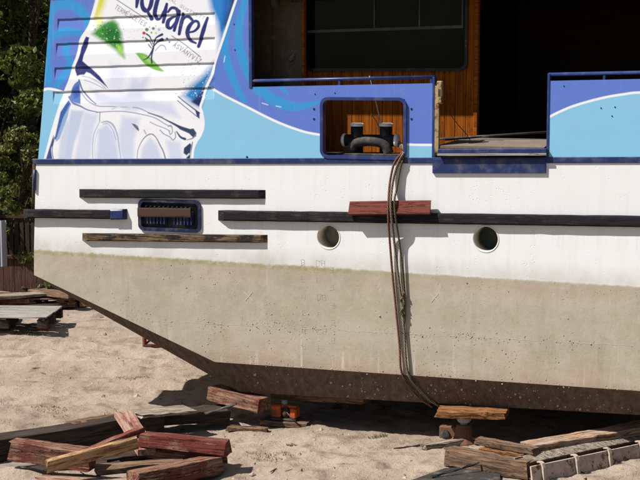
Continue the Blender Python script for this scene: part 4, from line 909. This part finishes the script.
# ribbed slipway trough
ta_ = gnd(531, 473, 0.10); tb_ = gnd(700, 437, 0.10); d = tb_-ta_; Lr = np.linalg.norm(d); ex = d/Lr; ey = np.array([-ex[1], ex[0], 0])
tr = empty('slipway_trough', tuple((ta_+tb_)/2*np.array([1, 1, 0])), 'pinkish steel trough with pale hooked ribs at the lower right corner', 'trough')
def P3(s, y, z): return ta_*np.array([1, 1, 0])+ex*s+ey*y+np.array([0, 0, z])
def slab(name, s0, s1, prof, mat, par):
    V = [P3(s0, y, z) for y, z in prof]+[P3(s1, y, z) for y, z in prof]; n = len(prof)
    Fc = [(k, (k+1) % n, n+(k+1) % n, n+k) for k in range(n)]+[tuple(range(n))[::-1], tuple(range(n, 2*n))]
    bm_ = bmesh.new(); me = bpy.data.meshes.new('t'); me.from_pydata([tuple(v) for v in V], [], Fc); bm_.from_mesh(me); bpy.data.meshes.remove(me)
    return bm_obj(name, bm_, mat, par)
slab('front_plate', 0, Lr, [(-0.03, 0.0), (0.0, 0.16), (0.018, 0.16), (-0.008, 0.0)], M['pinksteel'], tr)
slab('floor_plate', 0.01, Lr-0.01, [(-0.006, 0.03), (0.22, 0.03), (0.22, 0.045), (-0.004, 0.045)], M['rust'], tr)
slab('back_plate', 0, Lr, [(0.222, 0.0), (0.222, 0.20), (0.24, 0.20), (0.24, 0.0)], M['greywood'], tr)
for px in (540, 574, 607, 639, 668):
    s = float(np.dot(gnd(px, 474-(px-522)*37/178, 0.1)-ta_, ex))
    slab('rib', s-0.018, s+0.018, [(-0.055, 0.01), (-0.04, 0.14), (-0.022, 0.178), (0.01, 0.192), (0.05, 0.185), (0.05, 0.172), (0.012, 0.178), (-0.006, 0.166), (-0.016, 0.14), (-0.036, 0.01)], M['pale'], tr)
slab('liner_strip', 0.1, Lr-0.3, [(0.12, 0.15), (0.218, 0.19), (0.218, 0.205), (0.115, 0.165)], M['greywood'], tr)
# dark sheet and rod at the bottom
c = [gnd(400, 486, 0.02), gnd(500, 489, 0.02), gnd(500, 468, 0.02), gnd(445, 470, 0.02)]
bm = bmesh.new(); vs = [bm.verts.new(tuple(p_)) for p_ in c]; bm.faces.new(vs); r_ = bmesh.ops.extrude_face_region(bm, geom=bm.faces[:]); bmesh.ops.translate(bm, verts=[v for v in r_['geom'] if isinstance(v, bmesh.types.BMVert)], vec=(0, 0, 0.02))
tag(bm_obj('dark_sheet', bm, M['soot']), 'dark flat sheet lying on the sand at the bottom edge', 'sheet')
gb('iron_rod', (432, 477, 0.05), (479, 463, 0.12), 0.018, 0.018, 'soot', 'thin dark iron rod resting against the big timber', group=None, cat='rod')

def rock(name, c, r, mat, label, cat, sq=0.7):
    bm_ = bmesh.new(); bmesh.ops.create_icosphere(bm_, subdivisions=3, radius=1)
    for v in bm_.verts:
        n = vnoise(np.array([v.co.x*2+9]), np.array([v.co.y*2+v.co.z*1.7+5]), 21)[0]+0.5*vnoise(np.array([v.co.x*5+9]), np.array([v.co.y*5+v.co.z*4+5]), 22)[0]
        s = 1+0.5*n; v.co = Vector((c[0]+v.co.x*r[0]*s, c[1]+v.co.y*r[1]*s, c[2]+v.co.z*r[2]*s))
    o = bm_obj(name, bm_, M[mat], None, True); tag(o, label, cat); return o
c = gnd(632, 480, 0.0); rock('sand_lump', (c[0], c[1], 0.0), (0.18, 0.15, 0.10), 'sand', 'rounded sandy lump at the bottom right corner', 'lump')
c = gnd(20, 480, 0.0); rock('earth_mound', (c[0], c[1], 0.0), (0.42, 0.22, 0.13), 'sand', 'low brown earth mound at the bottom left corner', 'mound')

# ------------------------------------------------------------------ things behind the bow
def pallet(name, c, rot, L, W_, hh, nb, mat, label, group=None, under=None):
    under = under or mat
    e = empty(name, (c[0], c[1], 0), label, 'pallet', group); cr, sr = math.cos(rot), math.sin(rot)
    def T(x, y, z): return (c[0]+cr*x-sr*y, c[1]+sr*x+cr*y, z+c[2])
    bw = W_/nb
    for k in range(nb):
        y = -W_/2+bw*(k+0.5); beam('board', T(-L/2, y, hh-0.012), T(L/2, y, hh-0.012), bw*0.93, 0.022, mat, parent=e, seg=3, jit=0.003, cham=0.004)
    for sx in (-1, 0, 1):
        x = sx*(L/2-0.07); beam('bearer', T(x, -W_/2, hh-0.036), T(x, W_/2, hh-0.036), 0.10, 0.022, under, parent=e, seg=3, jit=0.003, cham=0.004)
        for sy in (-1, 0, 1):
            y = sy*(W_/2-0.07); beam('block', T(x-0.07, y, (hh-0.05)/2+0.01), T(x+0.07, y, (hh-0.05)/2+0.01), 0.12, hh-0.075, under, parent=e, seg=2, jit=0.004, cham=0.006)
    return e
rt = TH
def view_pt(px, py, z=0.0): return gnd(px, py, z)
c = view_pt(12, 313, 0.27); pallet('board_platform', (c[0], c[1], 0.10), rt-0.05, 1.30, 1.1, 0.20, 6, 'palegrey', 'grey board platform raised on red blocks, nearest at the left', under='darkwood')
for k, px in enumerate((5, 44)):
    q = view_pt(px, 329, 0.06); beam('red_sleeper', (q[0]-0.05, q[1]+0.05, 0.06), (q[0]-0.45, q[1]+0.95, 0.06), 0.14, 0.12, 'redwood', ('red block under the left part of the board platform', 'red block under the right end of the board platform')[k], 'sleeper', 'red blocks under the platform')
c = view_pt(79, 300, 0.1); pallet('wooden_pallet', (c[0]+0.05, c[1]+0.2, 0), rt+0.02, 0.9, 0.8, 0.15, 6, 'tanwood', 'pale wooden pallet on the sand below the hull tip')
c = view_pt(32, 300, 0.1); pallet('dark_pallet', (c[0], c[1]+0.15, 0), rt-0.06, 1.5, 0.8, 0.16, 6, 'brownwood', 'brown wooden pallet left of the pale one')
for k, (p, q_, z, mat, wd, hh, lab) in enumerate((((-30, 298, 0.22), (52, 293, 0.22), 0, 'greywood', 0.3, 0.05, 'long grey plank on the ground before the brown fence'), ((34, 291, 0.22), (74, 296, 0.24), 0, 'brownwood', 0.25, 0.08, 'thick brown plank slanting towards the pale pallet'), ((-20, 302, 0.10), (30, 302, 0.10), 0, 'redworn', 0.16, 0.14, 'low reddish timber beside the brown pallet'), ((-40, 308, 0.05), (70, 305, 0.05), 0, 'darkwood', 0.12, 0.06, 'thin dark lath lying in front of the pallets'))):
    gb('loose_plank', p, q_, wd, hh, mat, lab, group='planks before the fence', cat='plank')
# small red frame behind the bow
c = gnd(151, 347, 0.0); e = empty('red_trestle', (c[0], c[1], 0), 'small red braced wooden frame standing behind the raked bow', 'trestle')
def T(x, y, z): return (c[0]+x*RT[0]+y*FH[0], c[1]+x*RT[1]+y*FH[1], z)
for x in (-0.09, 0.14): beam('post', T(x, 0, 0.0), T(x+0.001, 0.001, 0.22), 0.045, 0.045, 'redwood', parent=e, seg=2, cham=0.004, jit=0.002)
beam('rail', T(-0.11, 0, 0.02), T(0.2, 0, 0.02), 0.05, 0.04, 'redwood', parent=e, seg=2, cham=0.004, jit=0.002); beam('rail', T(-0.11, 0, 0.235), T(0.2, 0, 0.235), 0.05, 0.035, 'redwood', parent=e, seg=2, cham=0.004, jit=0.002)
beam('brace', T(-0.07, 0.03, 0.05), T(0.12, 0.03, 0.2), 0.03, 0.03, 'redworn', parent=e, seg=2, cham=0.004, jit=0.002)
# fence
f0 = gnd(-220, 288, 0.0); f1 = gnd(90, 293, 0.0); d = f1-f0; Lf = np.linalg.norm(d); ex = d/Lf
fence = empty('wooden_fence', tuple((f0+f1)/2*np.array([1, 1, 0])), 'brown wooden fence with solid base boards and dark pickets above', 'fence'); fence['kind'] = 'thing'
nbd = int(Lf/0.20); bme = beam_mesh('fence_board', 0.58, 0.193, 0.03, 0.003, 3, 0.004); bme.materials.append(M['fence'])
pme = beam_mesh('fence_picket', 0.85, 0.075, 0.03, 0.003, 3, 0.004); pme.materials.append(M['darkwood'])
for k in range(nbd):
    p_ = f0+ex*(k+0.5)*0.20; ob = bpy.data.objects.new('board', bme); link(ob, fence); ob.matrix_basis = frame((p_[0], p_[1], 0.0), (p_[0]+0.0001, p_[1], 0.58+0.02*rng.random()), 0) @ Matrix.Rotation(0, 4, 'X')
    ob.matrix_basis = Matrix.Translation((p_[0], p_[1], 0.29+0.01*rng.random())) @ Matrix.Rotation(math.atan2(ex[1], ex[0]), 4, 'Z') @ Matrix.Rotation(math.radians(90), 4, 'Y') @ Matrix.Rotation(math.radians(90), 4, 'X')
    for s in (0.25, 0.75):
        p2 = f0+ex*(k+s)*0.20; ob = bpy.data.objects.new('picket', pme); link(ob, fence)
        ob.matrix_basis = Matrix.Translation((p2[0], p2[1], 1.03+0.02*rng.random())) @ Matrix.Rotation(math.atan2(ex[1], ex[0]), 4, 'Z') @ Matrix.Rotation(math.radians(90), 4, 'Y') @ Matrix.Rotation(math.radians(90), 4, 'X')
for z, hh in ((0.63, 0.07), (1.36, 0.06)): beam('fence_rail', f0+np.array([0, -0.03, z])-ex*0.02, f1+np.array([0, -0.03, z]), 0.04, hh, 'fence', parent=fence, seg=10, jit=0.003)
# pale corrugated sheet standing behind the fence
s0 = gnd(-75, 296, 0.0); s1 = gnd(7.5, 296, 0.0); V = []; Fc = []; n = 60
for k in range(n+1):
    p_ = s0+(s1-s0)*k/n; off = FH*0.03*math.sin(k*1.3)
    V += [(p_[0]+off[0], p_[1]+off[1], 0.52), (p_[0]+off[0], p_[1]+off[1], 1.33)]
Fc = [(2*k, 2*k+2, 2*k+3, 2*k+1) for k in range(n)]
o = mesh_obj('corrugated_sheet', V, Fc, M['corr']); md = o.modifiers.new('Solidify', 'SOLIDIFY'); md.thickness = 0.006
tag(o, 'pale grey corrugated metal sheet hung before the fence pickets at the left edge', 'metal sheet')

# ------------------------------------------------------------------ vegetation
def leaves_mesh(name, centers, size, rg):
    n = len(centers); c = np.asarray(centers); ax = rg.normal(size=(n, 3)); ax /= np.linalg.norm(ax, axis=1)[:, None]
    b = np.cross(ax, rg.normal(size=(n, 3))); b /= np.linalg.norm(b, axis=1)[:, None]+1e-9; s = size*rg.uniform(0.6, 1.3, (n, 1))
    ax = ax*s; b = b*s*0.5; nn = np.cross(ax, b); nn = nn/(np.linalg.norm(nn, axis=1)[:, None]+1e-9)*s*0.18
    V = np.stack([c-ax, c+b+nn, c+ax, c-b+nn], 1).reshape(-1, 3).astype(np.float32)
    me = bpy.data.meshes.new(name); me.vertices.add(4*n); me.vertices.foreach_set('co', V.ravel())
    i = np.arange(n)*4; q = np.stack([i, i+1, i+2, i, i+2, i+3], 1).astype(np.int32)
    me.loops.add(6*n); me.loops.foreach_set('vertex_index', q.ravel()); me.polygons.add(2*n); me.polygons.foreach_set('loop_start', np.arange(0, 6*n, 3, dtype=np.int32)); me.polygons.foreach_set('loop_total', np.full(2*n, 3, np.int32))
    me.update(calc_edges=True); return me
def tree(name, base, hgt, rad, nclump, nleaf, size, mat, label, seed, low=0.25, cat='tree', group=None, trunk=0.16):
    rg = np.random.default_rng(seed); e = empty(name, (base[0], base[1], 0), label, cat, group)
    pts = []; V = []; Fc = []
    def addt(path, r):
        v, f = tube_geo(path, r, 7); n = len(V); V.extend(v); Fc.extend([tuple(i+n for i in q) for q in f])
    top = np.array([base[0]+rg.normal()*0.2, base[1]+rg.normal()*0.2, hgt*0.85])
    tp = smooth_path([np.array([base[0], base[1], -0.05]), np.array([base[0]+rg.normal()*0.1, base[1], hgt*0.35]), top], 6); addt(tp, list(np.linspace(trunk, 0.03, len(tp))))
    for k in range(nclump):
        t = rg.random(); zc = hgt*(low+(1-low)*t); rr_ = rad*math.sqrt(max(0.05, 1-(2*abs(t-0.42))**2*0.75)); a_ = rg.random()*6.283; q = rr_*math.sqrt(rg.random())
        c_ = np.array([base[0]+q*math.cos(a_), base[1]+q*math.sin(a_), zc])
        if k % 3 == 0:
            st = tp[min(len(tp)-1, int(len(tp)*max(0.2, (zc-0.8)/hgt)))]; addt(smooth_path([st, (st+c_)/2+np.array([0, 0, 0.15]), c_], 3), 0.022)
        cr = rad*rg.uniform(0.14, 0.28); m = int(nleaf/nclump*rg.uniform(0.6, 1.4)); d_ = rg.normal(size=(m, 3)); d_ /= np.linalg.norm(d_, axis=1)[:, None]
        pts.append(c_+d_*cr*np.array([1.15, 1.15, 0.75])*rg.random((m, 1))**0.45)
    mesh_obj('trunk', V, Fc, M['bark'], e, True)
    cro = bpy.data.objects.new('crown', leaves_mesh('crown', np.concatenate(pts), size, rg)); cro.data.materials.append(M[mat]); link(cro, e); return e
def far_pt(px, dist): d_ = ray(px, 160); d_ = d_*np.array([1, 1, 0]); d_ /= np.linalg.norm(d_); return CAM*np.array([1, 1, 0])+d_*dist
TGp = 'trees behind the fence'
tree('broadleaf_tree', far_pt(30, 30.0), 7.6, 2.1, 75, 15000, 0.075, 'leaf', 'leafy green tree rising right beside the boat bow', 1, 0.2, group=TGp)
tree('broadleaf_tree', far_pt(-95, 31.0), 8.0, 2.2, 75, 13000, 0.08, 'leaf', 'leafy green tree cut by the left edge of the picture', 2, 0.2, group=TGp)
tree('dense_tree', far_pt(-25, 35.0), 9.0, 3.0, 80, 15000, 0.11, 'leaf_dk', 'dark dense tree in the gap behind the leafy ones', 3, 0.05, group=TGp)
tree('dense_tree', far_pt(110, 36.0), 9.0, 3.2, 70, 12000, 0.12, 'leaf_dk', 'dark dense tree mostly hidden behind the bow', 4, 0.05, group=TGp)
tree('dense_tree', far_pt(-190, 37.0), 9.5, 3.4, 70, 12000, 0.12, 'leaf_dk', 'dark dense tree farthest out to the left', 5, 0.05, group=TGp)
for k, (px, ds, hh) in enumerate(((-60, 32.5, 5.0), (60, 33.0, 5.2), (0, 39.0, 8.5), (-140, 33.5, 5.4), (-300, 36, 8.0))):
    tree('dense_tree', far_pt(px, ds), hh, 1.9+0.12*hh, 70, 15000, 0.12, 'leaf_dk', ('low dark tree left behind the fence', 'low dark tree directly behind the bow', 'tall dark tree at the back of the gap', 'low dark tree out to the left of the fence', 'tall dark tree at the far left end')[k], 40+k, 0.0, group=TGp)
tree('yellow_bush', far_pt(24, 27.2), 2.9, 0.75, 44, 7000, 0.045, 'leaf_yel', 'yellowish green bush overhanging the fence beside the bow', 6, 0.22, 'bush', None, 0.03)
tree('dark_bush', far_pt(-6, 28.5), 3.4, 1.1, 34, 6000, 0.06, 'leaf_dk', 'dark bush in shade behind the corrugated sheet', 7, 0.1, 'bush', None, 0.04)
tree('green_weed', far_pt(46, 25.6), 0.34, 0.26, 12, 500, 0.03, 'weed', 'clump of green weeds growing at the fence foot', 8, 0.1, 'weeds', None, 0.01)
# dry tufts
def tuft(px, py, n, r, hgt, mat, label):
    c_ = gnd(px, py, 0.0); V = []; Fc = []
    for _ in range(n):
        a_ = rng.random()*6.28; q = r*math.sqrt(rng.random()); b_ = np.array([c_[0]+q*1.6*math.cos(a_), c_[1]+q*math.sin(a_), 0.0]); b_[2] = gz(b_[0], b_[1])-0.005
        l = np.array([rng.normal()*0.5, rng.normal()*0.5, 1.0])*hgt*rng.uniform(0.4, 1); s_ = np.array([rng.normal(), rng.normal(), 0]); s_ = s_/np.linalg.norm(s_)*0.006; k = len(V)
        V += [b_-s_, b_+s_, b_+l]; Fc.append((k, k+1, k+2))
    o_ = mesh_obj('grass_tuft', V, Fc, M[mat]); tag(o_, label, 'grass', None, 'stuff'); return o_
tuft(49, 408, 170, 0.14, 0.035, 'dry', 'dry grass tuft on the sand above the dark beam')
tuft(268, 458, 130, 0.16, 0.04, 'dry', 'sparse grass tuft on the sand before the orange jack')
tuft(292, 446, 40, 0.04, 0.045, 'weed', 'tiny green sprig on the sand below the jack')
tuft(378, 441, 90, 0.07, 0.05, 'dry', 'tiny dry tuft on the sand before the hull middle')
tuft(133, 379, 160, 0.16, 0.03, 'dry', 'flattened dry tuft on the sand under the raked bow')
tuft(28, 335, 160, 0.20, 0.06, 'weed', 'low green weeds at the foot of the board platform')
tuft(20, 473, 200, 0.25, 0.05, 'dry', 'withered grass on the earth mound bottom left')
# pebbles and clods
V = []; Fc = []
base_v = [np.array(v) for v in ((1, 0, 0), (-1, 0, 0), (0, 1, 0), (0, -1, 0), (0, 0, 1))]; base_f = [(0, 2, 4), (2, 1, 4), (1, 3, 4), (3, 0, 4)]
for _ in range(1500):
    px = rng.uniform(-60, 680); py = rng.uniform(300, 490); c_ = gnd(px, py); r_ = rng.gamma(2.0, 0.006)+0.004; q = rng.random()*3; k = len(V)
    if c_[1] > 0.1 and c_[0] > -1.5: continue
    g_ = gz(c_[0], c_[1]); R_ = np.array([[math.cos(q), -math.sin(q), 0], [math.sin(q), math.cos(q), 0], [0, 0, 0.7]])
    for v in base_v: V.append(np.array([c_[0], c_[1], g_-0.002])+R_@v*r_*rng.uniform(0.7, 1.3))
    Fc += [tuple(i+k for i in f) for f in base_f]
peb = mesh_obj('pebbles', V, Fc, M['stone']); peb['kind'] = 'stuff'; tag(peb, 'small clods and pebbles strewn over the sand', 'pebbles')

# wood chips and twigs on the sand
V = []; Fc = []
for _ in range(190):
    px = rng.uniform(-40, 660); py = rng.uniform(318, 488); c_ = gnd(px, py)
    if c_[1] > 0.1 and c_[0] > -1.5: continue
    l_ = rng.gamma(2.0, 0.014)+0.008; w_ = rng.uniform(0.003, 0.010); q = rng.random()*3.14; d_ = np.array([math.cos(q), math.sin(q), rng.normal()*0.12])*l_; n_ = np.array([-math.sin(q), math.cos(q), 0])*w_
    b_ = np.array([c_[0], c_[1], gz(c_[0], c_[1])+0.004]); k = len(V); u_ = np.array([0, 0, w_*1.1])
    V += [b_-d_-n_, b_-d_+n_, b_+d_+n_*0.5, b_+d_-n_*0.5, b_-d_*0.9+u_, b_+d_*0.9+u_]; Fc += [(k, k+1, k+4), (k+1, k+2, k+5, k+4), (k+2, k+3, k+5), (k+3, k, k+4, k+5)]
chips = mesh_obj('wood_chips', V, Fc, M['brownwood']); tag(chips, 'brown wood chips and twigs littering the sand', 'wood chips', None, 'stuff')
